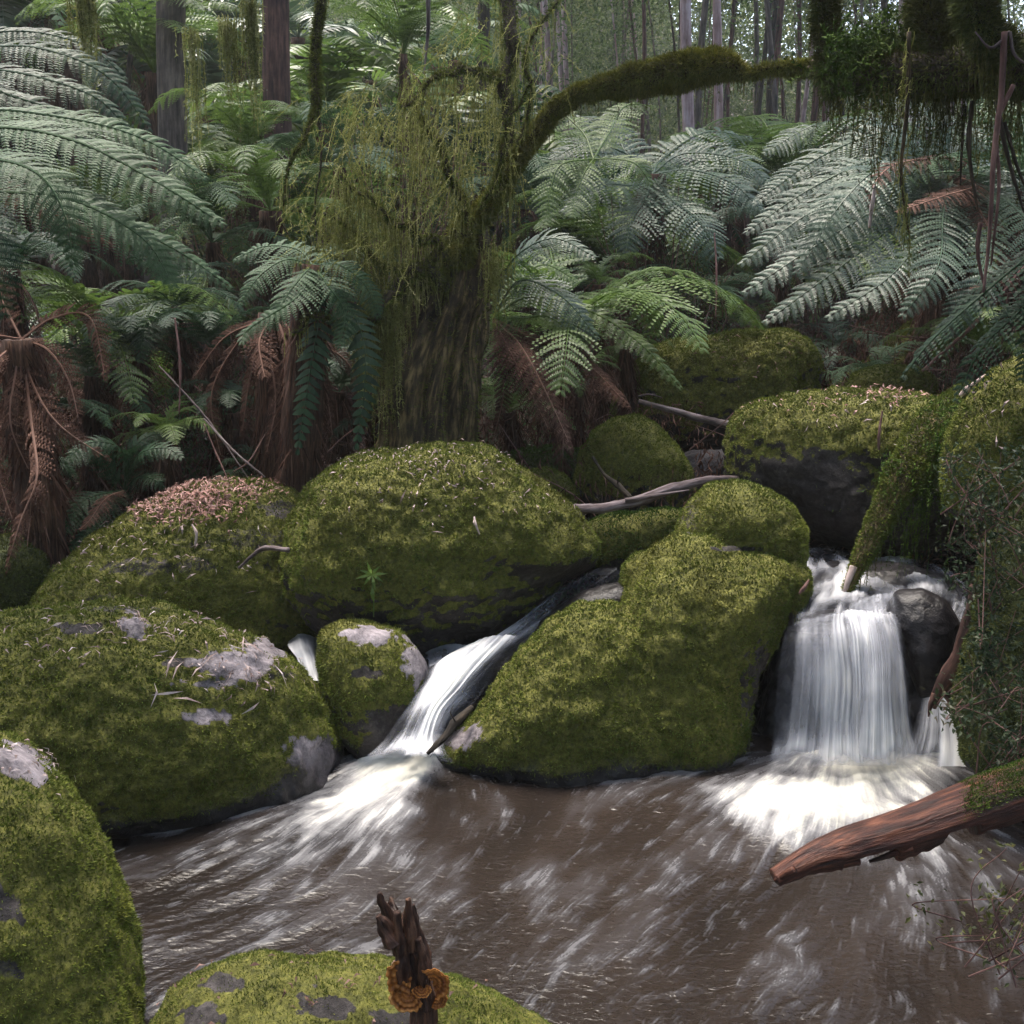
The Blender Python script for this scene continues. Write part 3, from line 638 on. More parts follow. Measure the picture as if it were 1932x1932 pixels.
top.append(flow([(1620, 1058, 1790, 1075, 4.5), (1640, 1085, 1825, 1105, 4.2), (1650, 1108, 1832, 1132, 3.95), (1660, 1130, 1828, 1150, 3.8)], 160, 120, 27, fu=16, fv=2.2, wisp=0.40, gain=0.9, amp=0.02, edge=0.06))
water('stream', top)
casc = []
casc.append(flow([(1112, 1080, 1190, 1082, 4.3), (1060, 1106, 1140, 1122, 4.2), (985, 1168, 1062, 1172, 4.02), (908, 1220, 996, 1216, 3.90), (850, 1262, 935, 1262, 3.80), (812, 1308, 905, 1312, 3.70), (790, 1360, 858, 1362, 3.58), (760, 1428, 830, 1430, 3.46)], 130, 300, 31, fu=34, fv=0.9, wisp=0.36, gain=0.95, amp=0.012, prof=lambda U, W: 0.45 + 0.75 * sstep(.35, .6, W) * (1.15 - 0.9 * U)))
casc.append(flow([(868, 1228, 985, 1200, 3.88), (815, 1252, 925, 1256, 3.76), (786, 1300, 880, 1308, 3.64), (756, 1350, 846, 1352, 3.54), (722, 1398, 836, 1400, 3.46), (680, 1436, 856, 1438, 3.38)], 130, 170, 33, fu=40, fv=0.7, wisp=0.75, gain=1.15, amp=0.010, edge=0.2, froth=.5))
casc.append(flow([(796, 1236, 900, 1226, 4.0), (800, 1246, 900, 1244, 3.9), (806, 1262, 880, 1262, 3.78)], 60, 30, 35, fu=20, wisp=0.6, gain=0.9))
casc.append(flow([(540, 1212, 606, 1210, 4.2), (545, 1225, 606, 1230, 4.05), (560, 1245, 606, 1262, 3.9), (575, 1290, 612, 1300, 3.8)], 60, 30, 36, fu=20, wisp=0.65, gain=0.9, edge=0.05))
water('cascade', casc)
# quiet water standing behind the stones
for (x0, x1, y0, y1, z) in ((-1.1, 0.9, 3.75, 4.6, 0.14), (0.2, 1.0, 4.6, 5.4, 0.40)):
    a, b = np.linspace(x0, x1, 60), np.linspace(y0, y1, 60); A_, B_ = np.meshgrid(a, b, indexing='ij')
    V = np.stack([A_, B_, z + 0.004 * fbm(np.stack([A_, B_, 0 * A_], -1), 9, 3, 4)], -1).reshape(-1, 3)
    struct('water', V, grid_faces(60, 60), M['pool'], {'foam': np.clip(0.25 * fbm(V, 12, 3, 6), 0, 1), 'silt': np.full(len(V), 0.2)})

# ------------------------------------------------------------------ fern fronds
def frond(P, w, n_p=30, n_q=12, up=(0, 0, 1), droop=0.38, sweep=0.35, start=0.1, rachis=0.006, fat=0.6, seed=0, simple=False, drop_rate=0.0, q_w=0.55):
    """frond along control points P: rachis, paired pinnae, each pinna feathered with small leaflets"""
    r_ = np.random.default_rng(seed + 500)
    n = 60; Q = catmull(P, n); T = nrm(np.gradient(Q, axis=0)); up = np.array(up, float)
    L = np.concatenate([[0], np.cumsum(np.linalg.norm(np.diff(Q, axis=0), axis=1))]); tot = L[-1]
    t = start + (1 - start) * (np.arange(n_p) + 0.5) / n_p
    def samp(A): return np.stack([np.interp(t * tot, L, A[:, k]) for k in range(3)], -1)
    C0 = samp(Q); Tt = nrm(samp(T)); S = nrm(np.cross(Tt, up)); N = np.cross(S, Tt)
    x = (t - start) / (1 - start)
    shp = np.minimum(1, 0.45 + 1.9 * x) * (1 - x ** 2.2) ** 0.75 + 0.03
    out = []; 
    step = tot * (1 - start) / n_p
    for sgn in (-1, 1):
        lp = w * shp * r_.uniform(0.88, 1.08, n_p)
        if drop_rate: lp = lp * (r_.random(n_p) > drop_rate)
        sw = sweep + r_.normal(size=(n_p, 1)) * .07; D = nrm(S * sgn * np.cos(sw) + Tt * np.sin(sw) + N * r_.uniform(-0.2, 0.16, n_p)[:, None])
        base = C0
        if simple:
            W_ = step * fat
            k = 5; s = np.linspace(0, 1, k + 1)
            q = base[:, None] + D[:, None] * (lp[:, None] * s)[..., None] - N[:, None] * (droop * lp[:, None] * s ** 2)[..., None] + Tt[:, None] * (0.15 * lp[:, None] * s ** 2)[..., None]
            hw = W_ * np.array([0.6, 1, 0.95, 0.8, 0.5, 0.03])
            a = q - Tt[:, None] * hw[None, :, None]; b = q + Tt[:, None] * hw[None, :, None]
            V = np.stack([a, b], 2).reshape(-1, 3); i = np.arange(n_p)[:, None] * (2 * (k + 1)) + np.arange(k)[None] * 2
            i = i.ravel(); F = np.stack([i, i + 2, i + 3, i + 1], -1)
            out.append((V, F, {'tint': np.repeat(r_.random(n_p) * 0.7 + 0.15, 2 * (k + 1))}))
        else:
            s = (np.arange(n_q) + 0.3) / n_q
            q = base[:, None] + D[:, None] * (lp[:, None] * s)[..., None] - N[:, None] * (droop * lp[:, None] * s ** 2)[..., None] + Tt[:, None] * (0.15 * lp[:, None] * s ** 2)[..., None]
            ql = step * fat * 1.05 * (1 - 0.8 * s ** 2.5)[None] * r_.uniform(0.8, 1.15, (n_p, n_q))
            pw = (lp[:, None] / n_q) * q_w
            for s2 in (-1, 1):
                dd = nrm(Tt[:, None] * s2 + D[:, None] * 0.35 - N[:, None] * (0.18 + r_.uniform(-.12, .12, (n_p, n_q))[..., None]))
                b0 = q; b1 = q + D[:, None] * (pw * 1.7)[..., None]; tip = q + dd * ql[..., None] + D[:, None] * (pw * 0.5)[..., None]
                mid = q + dd * (ql * 0.6)[..., None] + D[:, None] * (pw * 1.5)[..., None]
                V = np.stack([b0, b1, mid, tip], 2).reshape(-1, 3); F = np.arange(len(V)).reshape(-1, 4)
                out.append((V, F, {'tint': np.repeat(np.repeat(r_.random(n_p) * 0.5, n_q) + r_.random(n_p * n_q) * 0.5, 4)}))
            # midrib of each pinna
            e = base + D * lp[:, None] - N * (droop * lp)[:, None] + Tt * (0.15 * lp)[:, None]
            m_ = base + D * (lp * .5)[:, None] - N * (droop * lp * .25)[:, None] + Tt * (0.04 * lp)[:, None]
            h = Tt * (rachis * 0.35)
            V = np.stack([base - h, base + h, m_ + h * .8, m_ - h * .8, e], 1).reshape(-1, 3); i = np.arange(n_p) * 5
            out.append((V, [np.stack([i, i + 1, i + 2, i + 3], -1), np.stack([i + 3, i + 2, i + 4], -1)], {'tint': np.full(len(V), 0.9)}))
    Vt, Ft, _ = tube(Q[::4], [rachis, rachis * 0.75, rachis * 0.3], 5, 24, cap=False)
    out.append((Vt, Ft, {'tint': np.full(len(Vt), 1.0)}))
    return join(out)
def arc(base, az, L, el0=50, curl=95, n=7):
    """frond centre line leaving base at azimuth az, climbing then arching over"""
    P = [np.array(base, float)]; h = np.array([math.sin(az), math.cos(az), 0])
    for k in range(n - 1):
        e = R(el0 - curl * (k / (n - 2)) ** 1.1); P.append(P[-1] + (h * math.cos(e) + np.array([0, 0, math.sin(e)])) * L / (n - 1))
    return np.array(P)
def proto(P, *a, **k):
    V, F, A = frond(P, *a, **k); return V, F, A
PROTO = {}
for i, (el, cu) in enumerate(((62, 95), (48, 95), (35, 80), (72, 120), (20, 75))):
    for key, simple, npn, nq in (('near', False, 30, 9), ('far', True, 24, 0)):
        V, F, A = frond(arc((0, 0, 0), 0, 1.0, el, cu), 0.21, npn, nq, fat=0.42 if simple else 0.62, seed=i, simple=simple, rachis=0.006, droop=0.3)
        PROTO[key, i] = (V, F, A)
for i, (el, cu) in enumerate(((-35, 60), (-55, 35), (10, 110))):
    V, F, A = frond(arc((0, 0, 0), 0, 1.0, el, cu), 0.10, 24, 6, fat=0.7, seed=40 + i, droop=0.9, sweep=0.6, drop_rate=0.12, rachis=0.006)
    PROTO['dead', i] = (V, F, A)
PM = {}
def pmesh(key, mat):
    if (key, mat) not in PM:
        V, F, A = PROTO[key]; PM[key, mat] = mesh('frond', V, F, M[mat], False, A)
    return PM[key, mat]
def trunk_fibre(base, top, r, seed, nf=700):
    base, top = np.array(base, float), np.array(top, float)
    V, F, A = tube([base, (base + top) / 2 + rng.normal(size=3) * 0.02, top], [r * 1.25, r, r * 0.85], 20, 24, 0.35, 9, seed, strfreq=40)
    s = sample_surface(V, F, nf, None, False); P, N, _ = s
    D = nrm(N * 0.35 + np.array([0, 0, -1]) + rng.normal(size=P.shape) * 0.15)
    bl = blades(P, D, rng.uniform(0.06, 0.18, nf), rng.uniform(0.004, 0.010, nf), None, 0.08)
    return (V, F, A), bl
def tree_fern(label, x, y, h, L, n, mat='fern_blue', level='near', dead=6, seed=0, group=None, r=0.08, name='tree_fern', protos=(0, 1, 2, 3, 4), az=None, z0=None, lod=False):
    r_ = np.random.default_rng(seed + 900)
    z = terrain(np.array([x]), np.array([y]))[0] - 0.05 if z0 is None else z0
    t = thing(name, label, 'fern', (x, y, z), group)
    top = np.array([x, y, z + h])
    if h > 0.15:
        tr, bl = trunk_fibre((x, y, z), top, r, seed, 500 if level == 'near' else 150)
        part('trunk', t, tr[0], tr[1], M['fibre'], True, tr[2])
        part('fibre', t, bl[0], bl[1], M['fern_dead'], False, bl[2], kind='stuff')
    def place(key, m_, a, s, zz, nm):
        o = bpy.data.objects.new(nm, pmesh(key, m_)); C.objects.link(o); o.parent = t
        o.location = (0, 0, zz); o.rotation_euler = (r_.uniform(-.12, .12), r_.uniform(-.2, .2), -a); o.scale = (s * r_.uniform(.85, 1.1), s, s * r_.uniform(.85, 1.15))
    for k in range(n):
        a = (2 * math.pi * (k + r_.uniform(-.3, .3)) / n) if az is None else R(r_.uniform(*az))
        place((level, int(r_.choice(protos))), mat, a, L * r_.uniform(.8, 1.12), h, 'frond')
    for k in range(dead):
        a = r_.uniform(0, 2 * math.pi) if az is None else R(r_.uniform(*az))
        place(('dead', k % 3), 'fern_dead', a, L * r_.uniform(.5, .8), h * 0.97, 'dead_frond')
    return t
def hero_fern(label, crown, fronds, mat='fern_blue', trunk=None, seed=0, name='tree_fern', group=None, w=0.2, n_p=34, n_q=12, cat='fern', **kw):
    """fronds: lists of (px, py, Y) after the crown point; optional dict of overrides last"""
    c = at(*crown); z = min(terrain(np.array([c[0]]), np.array([c[1]]))[0], c[2])
    t = thing(name, label, cat, (c[0], c[1], z), group)
    if trunk:
        tr, bl = trunk_fibre((c[0] + trunk[1] if len(trunk) > 1 else c[0], c[1], z - 0.05), c, trunk[0], seed, 900)
        part('trunk', t, tr[0], tr[1], M['fibre'], True, tr[2]); part('fibre', t, bl[0], bl[1], M['fern_dead'], False, bl[2], kind='stuff')
    for i, f in enumerate(fronds):
        f = list(f); o = dict(w=w, n_p=n_p, n_q=n_q, mat=mat, up=(0, -0.55, .85), fat=.68); o.update(kw)
        if isinstance(f[-1], dict): o.update(f.pop())
        m_ = o.pop('mat'); ww = o.pop('w'); a_, b_ = o.pop('n_p'), o.pop('n_q'); free = o.pop('free', False)
        P = ([] if free else [c]) + [at(*q) for q in f]
        V, F, A = frond(P, ww, a_, b_, seed=seed * 13 + i, **o)
        part('dead_frond' if m_ == 'fern_dead' else 'frond', t, V, F, M[m_], False, A)
    return t

# the great blue green fern at the left, its crown just outside the picture
hero_fern('large blue green tree fern reaching in from the left edge with its broad arching fronds', (-210, 330, 4.0), [
  [(-40, 245, 3.9), (130, 262, 3.8), (290, 340, 3.75), (425, 425, 3.75)],
  [(-60, 215, 4.3), (120, 222, 4.3), (270, 262, 4.35), (392, 338, 4.4)],
  [(-60, 300, 3.6), (60, 320, 3.45), (120, 400, 3.4), (140, 505, 3.4), dict(w=.17)],
  [(-20, 360, 3.7), (130, 375, 3.65), (270, 450, 3.7), (330, 545, 3.7)],
  [(0, 330, 3.9), (180, 400, 3.9), (330, 470, 3.95), (440, 545, 4.0), dict(w=.16)],
  [(-80, 400, 3.4), (-20, 480, 3.3), (10, 600, 3.3), dict(mat='fern_dark')],
  [(-20, 330, 4.1), (60, 380, 4.0), (150, 430, 3.95), (215, 465, 3.9), dict(mat='fern_dead', w=.10, drop_rate=.1, droop=.6)],
], w=0.20, n_p=46, n_q=16, seed=1, rachis=0.006)
hero_fern('higher blue green tree fern behind at the upper left edge', (-150, 130, 5.6), [
  [(0, 88, 5.5), (110, 100, 5.4), (210, 150, 5.4), (285, 250, 5.4)],
  [(-20, 130, 5.3), (90, 150, 5.2), (190, 190, 5.2), (250, 260, 5.2)],
  [(-60, 150, 5.0), (20, 180, 4.9), (110, 215, 4.9), (175, 300, 4.9), dict(w=.16)],
  [(-40, 70, 6.0), (60, 60, 6.0), (170, 90, 6.0), (240, 150, 6.0)],
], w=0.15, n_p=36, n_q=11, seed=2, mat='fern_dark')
hero_fern('small arching blue green fern in the middle with short fronds curling over the dead skirt', (590, 500, 4.7), [
  [(540, 490, 4.6), (490, 520, 4.5), (452, 575, 4.45), dict(w=.10)],
  [(570, 520, 4.5), (540, 560, 4.4), (505, 625, 4.35), dict(w=.10)],
  [(640, 500, 4.6), (690, 540, 4.6), (715, 600, 4.6), dict(w=.10)],
  [(620, 540, 4.5), (650, 590, 4.5), (640, 660, 4.45), dict(w=.10)],
  [(560, 470, 4.8), (500, 465, 4.9), (440, 490, 4.9), dict(w=.11)],
  [(640, 470, 4.9), (700, 475, 5.0), (750, 520, 5.0), dict(w=.12)],
  [(560, 560, 4.4), (470, 620, 4.35), (455, 650, 4.3), dict(w=.10)],
  [(600, 600, 4.6), (585, 700, 4.5), (560, 860, 4.4), dict(w=.085, mat='fern_dark', n_p=22, n_q=0, simple=True, fat=.42)],
  [(660, 580, 4.6), (690, 680, 4.5), (672, 850, 4.4), dict(w=.085, mat='fern_dark', n_p=22, n_q=0, simple=True, fat=.42)],
], trunk=(0.09, -0.15), w=0.12, n_p=26, n_q=9, seed=3, rachis=0.004)
hero_fern('fern clump low at the left with layered green fronds above the littered boulder', (235, 925, 4.75), [
  [(180, 850, 4.65), (130, 870, 4.55), (108, 905, 4.5)],
  [(230, 850, 4.6), (170, 835, 4.5), (112, 880, 4.4)],
  [(260, 860, 4.6), (310, 845, 4.55), (345, 865, 4.5)],
  [(250, 850, 4.7), (290, 820, 4.75), (330, 830, 4.8)],
  [(200, 930, 4.6), (150, 950, 4.5), (120, 1010, 4.4), dict(w=.09)],
  [(220, 940, 4.6), (190, 970, 4.5), (130, 1040, 4.4), dict(w=.09)],
  [(260, 900, 4.7), (290, 905, 4.6), (310, 920, 4.6)],
  [(200, 940, 4.5), (170, 980, 4.4), (150, 1000, 4.35), dict(mat='fern_dead', w=.06)],
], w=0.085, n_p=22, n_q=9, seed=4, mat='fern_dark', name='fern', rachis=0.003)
# silver fern above the right bank
RF = []
for i, (x0, y0, x1, y1, x2, y2, Yt) in enumerate([
  (1700, 250, 1560, 290, 1420, 385, 5.9), (1690, 290, 1540, 350, 1405, 440, 5.7), (1690, 330, 1530, 400, 1395, 500, 5.5), (1700, 370, 1560, 450, 1400, 555, 5.3),
  (1720, 400, 1590, 500, 1440, 610, 5.2), (1650, 230, 1540, 235, 1440, 290, 6.4), (1750, 430, 1680, 520, 1560, 600, 5.1), (1860, 420, 1850, 520, 1780, 640, 5.1),
  (1900, 320, 1990, 360, 2060, 450, 5.8), (1850, 260, 1920, 240, 2010, 280, 6.3), (1900, 380, 1960, 450, 2000, 560, 5.3), (1760, 230, 1700, 190, 1620, 190, 6.8),
  (1680, 310, 1590, 380, 1500, 520, 5.25), (1780, 400, 1770, 500, 1700, 600, 5.0), (1800, 300, 1840, 250, 1930, 230, 6.6)]):
    RF.append([(x0, y0, 6.0 + (Yt - 6) * .4), (x1, y1, Yt + .1), (x2, y2, Yt)])
RF += [[(1840, 350, 5.8), (1780, 370, 5.4), (1690, 400, 5.2), dict(mat='fern_dead', w=.12, drop_rate=.1)], [(1850, 400, 5.7), (1900, 520, 5.3), (1830, 545, 5.1), dict(mat='fern_dead', w=.12, drop_rate=.1)],
       [(1820, 300, 6.0), (1690, 310, 5.6), (1640, 370, 5.4), (1650, 410, 5.4), dict(mat='fern_dead', w=.1, drop_rate=.2)]]
hero_fern('huge silvery green tree fern on the right bank with fronds sweeping down to the left', (1800, 330, 6.2), RF, mat='fern_silver', trunk=(0.12,), w=0.22, n_p=44, n_q=13, fat=.58, seed=5, rachis=0.006)
hero_fern('silver fern just left of the thin pale trunk with feathery level fronds', (1230, 330, 7.2), [
  [(1290, 290, 7.1), (1390, 300, 7.0), (1450, 345, 6.9)], [(1300, 320, 6.9), (1380, 345, 6.7), (1440, 400, 6.6)],
  [(1180, 290, 7.1), (1110, 270, 7.0), (1040, 300, 6.9)], [(1250, 300, 7.6), (1330, 250, 7.8), (1420, 260, 8)], [(1200, 350, 6.8), (1130, 350, 6.5), (1060, 400, 6.4)],
  [(1260, 370, 6.8), (1320, 420, 6.5), (1360, 490, 6.4)], [(1220, 370, 6.8), (1190, 420, 6.5), (1180, 480, 6.4)], [(1190, 300, 7.5), (1140, 230, 7.8), (1070, 220, 8)]],
  mat='fern_silver', trunk=(0.1,), w=0.26, n_p=30, n_q=9, seed=6)
hero_fern('fern behind the mossy stump sending bright and silvery fronds down to the right', (930, 600, 5.4), [
  [(960, 500, 5.2), (1040, 450, 5.1), (1125, 485, 5.0), dict(mat='fern_silver')],
  [(980, 530, 5.2), (1060, 560, 5.0), (1130, 640, 4.95), dict(mat='fern_silver')],
  [(1000, 560, 5.3), (1120, 590, 5.1), (1210, 650, 4.9), (1288, 735, 4.75), dict(w=.09)],
  [(990, 600, 5.1), (1040, 600, 5.0), (1110, 660, 4.9), dict(w=.11)],
  [(960, 560, 5.5), (1020, 500, 5.6), (1090, 530, 5.6)],
  [(950, 640, 5.2), (960, 680, 5.1), (1000, 740, 5.0)],
  [(1010, 640, 5.2), (1100, 680, 5.0), (1190, 770, 4.8), dict(mat='fern_dead', w=.10, droop=.7)],
  [(980, 650, 5.0), (1030, 740, 4.8), (1080, 850, 4.7), dict(mat='fern_dead', w=.10, droop=.7)],
  [(960, 660, 5.1), (1000, 740, 5.0), (1040, 820, 4.95), dict(mat='fern_dead', w=.09, droop=.7)],
  [(940, 660, 5.2), (950, 740, 5.1), (930, 830, 5.1), dict(mat='fern_dead', w=.06, droop=.7)],
], mat='fern_bright', w=0.15, n_p=32, n_q=9, seed=7)
hero_fern('lime green fern fronds hanging under the arching mossy branch', (1120, 300, 6.4), [
  [(1060, 310, 6.2), (1040, 350, 6.1), (1030, 420, 6.0)], [(1100, 330, 6.2), (1085, 370, 6.1), (1080, 410, 6.0)], [(1160, 300, 6.3), (1200, 310, 6.2), (1230, 350, 6.2)],
  [(1100, 250, 6.6), (1050, 210, 6.8), (1000, 220, 6.9)], [(1150, 250, 6.6), (1180, 200, 6.9), (1240, 200, 7)]], mat='fern_bright', w=0.15, n_p=24, n_q=8, seed=8, name='fern')
hero_fern('shaded near fern fronds slanting in from the right edge above the tall boulder', (2080, 400, 3.5), [
  [(1960, 470, 3.45), (1860, 550, 3.4), (1760, 640, 3.4), (1700, 715, 3.4)], [(1990, 520, 3.4), (1920, 590, 3.35), (1850, 660, 3.35), (1800, 760, 3.35)], [(1980, 560, 3.3), (1950, 640, 3.3), (1925, 720, 3.3)]],
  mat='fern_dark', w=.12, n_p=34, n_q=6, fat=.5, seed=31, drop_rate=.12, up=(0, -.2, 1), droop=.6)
hero_fern('dead brown fern crown at the far left with bunched hanging fronds', (40, 640, 4.4), [
  [(-20, 640, 4.3), (-40, 720, 4.2), (-60, 860, 4.1)], [(30, 700, 4.3), (20, 800, 4.2), (60, 900, 4.2)], [(90, 660, 4.3), (130, 720, 4.25), (150, 800, 4.2)],
  [(60, 800, 4.2), (70, 900, 4.0), (40, 980, 3.9), (8, 1085, 3.8), dict(w=.06, n_p=40)], [(100, 600, 4.5), (170, 600, 4.5), (200, 720, 4.4)], [(0, 560, 4.5), (-30, 500, 4.6), (-90, 560, 4.6)],
  [(60, 720, 4.3), (110, 800, 4.2), (210, 870, 4.2)], [(-20, 700, 4.2), (-30, 800, 4.1), (0, 940, 4.0)], [(20, 760, 4.4), (-10, 860, 4.3), (30, 1000, 4.2)]],
  mat='fern_dead', trunk=(0.09,), w=0.06, n_p=34, n_q=6, seed=9, drop_rate=.15, droop=.8, sweep=.5, up=(0, -1, .3))
hero_fern('dead fern skirt of rusty hanging fronds left of the mossy stump', (520, 590, 4.95), [
  [(490, 640, 4.8), (470, 720, 4.75), (455, 830, 4.7)], [(510, 660, 4.8), (520, 760, 4.7), (500, 870, 4.65)], [(560, 640, 4.8), (610, 720, 4.7), (630, 840, 4.65)],
  [(480, 610, 4.8), (420, 640, 4.7), (360, 720, 4.7)], [(590, 640, 4.9), (660, 690, 4.8), (690, 800, 4.75)], [(540, 650, 4.75), (570, 740, 4.7), (590, 850, 4.65)],
  [(490, 640, 4.75), (495, 690, 4.65), (500, 715, 4.6), dict(w=.09)], [(470, 620, 4.9), (400, 740, 4.8), (420, 880, 4.8)]],
  mat='fern_dead', trunk=(0.10,), w=0.045, n_p=34, n_q=6, seed=10, drop_rate=.15, droop=.8, sweep=.5, up=(0, -1, .3))
# ------------------------------------------------------------------ mossy limbs and hanging moss
def strands(P, n, Lr, w=0.004, wig=0.10, leaf=0.012, dens=110, dirn=(0, 0, -1), seed=0, jit=0.02):
    """threads of moss hanging from points P (k x 3), each set with small leaflets"""
    r_ = np.random.default_rng(seed + 77); P = np.asarray(P); k = r_.integers(0, len(P), n)
    s0 = P[k] + r_.normal(size=(n, 3)) * jit; L = r_.uniform(*Lr, n) * r_.uniform(0.5, 1.0, n); m = 9
    s = np.linspace(0, 1, m); d = nrm(np.array(dirn, float) + r_.normal(size=(n, 3)) * wig)
    pts = s0[:, None] + d[:, None] * (L[:, None] * s)[..., None] + np.cumsum(r_.normal(size=(n, m, 3)), axis=1) * (0.012 * L[:, None, None]) + np.array([0, 0, -1]) * (0.15 * L[:, None] * s ** 2)[..., None]
    side = nrm(np.cross(d, r_.normal(size=(n, 3))))[:, None] * (w * 0.5 * (1 - 0.6 * s))[None, :, None]
    V = np.stack([pts - side, pts + side], 2).reshape(-1, 3)
    i = (np.arange(n)[:, None] * 2 * m + np.arange(m - 1)[None] * 2).ravel(); F = np.stack([i, i + 2, i + 3, i + 1], -1)
    tn = r_.random(n); a = (V, F, {'tint': np.repeat(tn, 2 * m)})
    nl = int(max(10, (L.sum()) * dens)); q = r_.choice(n, nl, p=L / L.sum()); u = r_.random(nl) * (m - 1.001); ii = u.astype(int); f = (u - ii)[:, None]
    b = pts[q, ii] * (1 - f) + pts[q, ii + 1] * f
    D = nrm(d[q] * 0.8 + r_.normal(size=(nl, 3)) * 0.8)
    return join([a, blades(b, D, r_.uniform(.5, 1.5, nl) * leaf, np.full(nl, leaf * 0.36), np.clip(tn[q] + r_.normal(size=nl) * .2, 0, 1))])
def limb(parent0, pix, radii, mat='bark_mossy', moss='moss', nm='branch', n_f=6000, fl=0.022, fw=0.006, seg=14, hang=0, hl=(0.05, 0.2), hmat='moss_hang', seed=0, rough=0.25, grav=0.1, free=None, n=None, wander=0.0, sf=0.0):
    P = [at(*p) for p in pix] if free is None else free
    if wander: P = catmull(np.array(P), len(P) * 3); P = P + np.random.default_rng(seed).normal(size=P.shape) * wander * np.array([.5, .5, .5])
    V, F, A = tube(P, radii, seg, n or len(P) * 8, rough, 6, seed, strfreq=sf)
    parent = part(nm, parent0, V, F, M[mat], True, A)
    if n_f:
        f = fuzz(V, F, n_f, fl, fw, None, 0.5, grav, True)
        part('moss', parent, f[0], f[1], M[moss], False, f[2], kind='stuff')
    if hang:
        Q = catmull(np.array(P), 60); rr = np.interp(np.linspace(0, 1, 60), np.linspace(0, 1, len(radii)), radii); Q = Q - np.array([0, 0, 0.7]) * rr[:, None]
        h = strands(Q, hang, hl, seed=seed); part('hanging_moss', parent, h[0], h[1], M[hmat], False, h[2], kind='stuff')
    return V, F
# the old mossy stump with its long arching branch
tb = at(800, 850, 4.95)
mt = thing('mossy_tree', 'old hollow dark stump with a mossy branch arching up to the right from its top', 'tree', tb)
limb(mt, [(795, 905, 4.95), (800, 840, 4.95), (808, 740, 4.95), (830, 640, 4.97), (862, 550, 5.0), (885, 470, 4.98), (890, 430, 4.95)], [.235, .205, .185, .165, .125, .10, .075], 'bark_mossy', 'moss_dark', 'trunk', 5000, 0.018, 0.005, 90, 12, (.1, .3), seed=61, rough=0.55, sf=34, n=120)
for i, (pp, rr) in enumerate([([(735, 900, 4.85), (745, 800, 4.87), (775, 700, 4.9), (800, 600, 4.95)], [.06, .05, .04, .03]), ([(870, 900, 4.9), (885, 780, 4.9), (880, 650, 4.9), (905, 560, 4.9)], [.05, .045, .04, .03]),
    ([(810, 900, 4.75), (815, 800, 4.77), (835, 680, 4.82), (850, 580, 4.88)], [.05, .05, .04, .03])]):
    limb(mt, pp, rr, 'bark_mossy', 'moss', 'buttress', 900, 0.02, 0.005, 12, 0, seed=62 + i, rough=.4)
arch = [(868, 500, 4.93), (885, 430, 4.92), (925, 385, 4.9), (960, 325, 4.9), (1000, 262, 4.9), (1050, 205, 4.88), (1110, 175, 4.85), (1170, 160, 4.8), (1240, 143, 4.75), (1310, 130, 4.7), (1370, 122, 4.65), (1405, 138, 4.6), (1450, 132, 4.55), (1540, 128, 4.5), (1610, 130, 4.45)]
limb(mt, arch, [.08, .055, .040, .033, .032, .031, .034, .052, .066, .064, .046, .014, .016, .026, .04], 'bark_mossy', 'moss_gold', 'branch', 52000, 0.024, 0.0045, 16, 200, (.02, .10), 'moss_dark', seed=65, rough=.35, grav=.25, wander=.006)
for i, (pp, rr, hn, hl) in enumerate([
  ([(850, 540, 4.9), (790, 515, 4.8), (735, 550, 4.7), (695, 610, 4.65)], [.035, .03, .022, .012], 100, (.08, .3)),
  ([(860, 520, 4.9), (830, 480, 4.88), (780, 520, 4.8), (745, 580, 4.8)], [.03, .03, .022, .015], 70, (.08, .25)),
  ([(960, 330, 4.9), (955, 200, 4.95), (962, 90, 5.0), (950, -60, 5.1)], [.022, .025, .03, .035], 200, (.08, .4)),
  ([(950, 140, 4.95), (880, 130, 4.8), (820, 150, 4.7), (760, 200, 4.7)], [.018, .014, .010, .005], 80, (.15, .8)),
  ([(900, 440, 4.9), (860, 360, 4.85), (820, 260, 4.8), (770, 190, 4.8)], [.018, .015, .012, .006], 70, (.06, .28)),
  ([(860, 480, 4.9), (780, 440, 4.8), (700, 380, 4.7), (640, 330, 4.7)], [.018, .014, .010, .005], 260, (.08, .35)),
  ([(820, 520, 4.9), (720, 500, 4.8), (660, 430, 4.8), (610, 400, 4.8)], [.015, .012, .009, .005], 220, (.06, .3)),
  ([(800, 540, 4.85), (700, 620, 4.7), (610, 590, 4.6), (545, 630, 4.55)], [.018, .014, .010, .006], 60, (.03, .12)),
  ([(975, 300, 4.9), (1000, 200, 4.8), (990, 100, 4.8), (1060, 0, 4.8)], [.010, .008, .007, .005], 40, (.05, .2)),
  ([(900, 440, 4.9), (935, 330, 4.8), (960, 250, 4.75), (1000, 150, 4.7)], [.008, .007, .006, .004], 10, (.05, .2))]):
    limb(mt, pp, rr, 'bark_dark', 'moss', 'branch', 2200, 0.018, 0.004, 8, hn, hl, 'moss_hang', seed=70 + i, rough=.5, wander=.022)
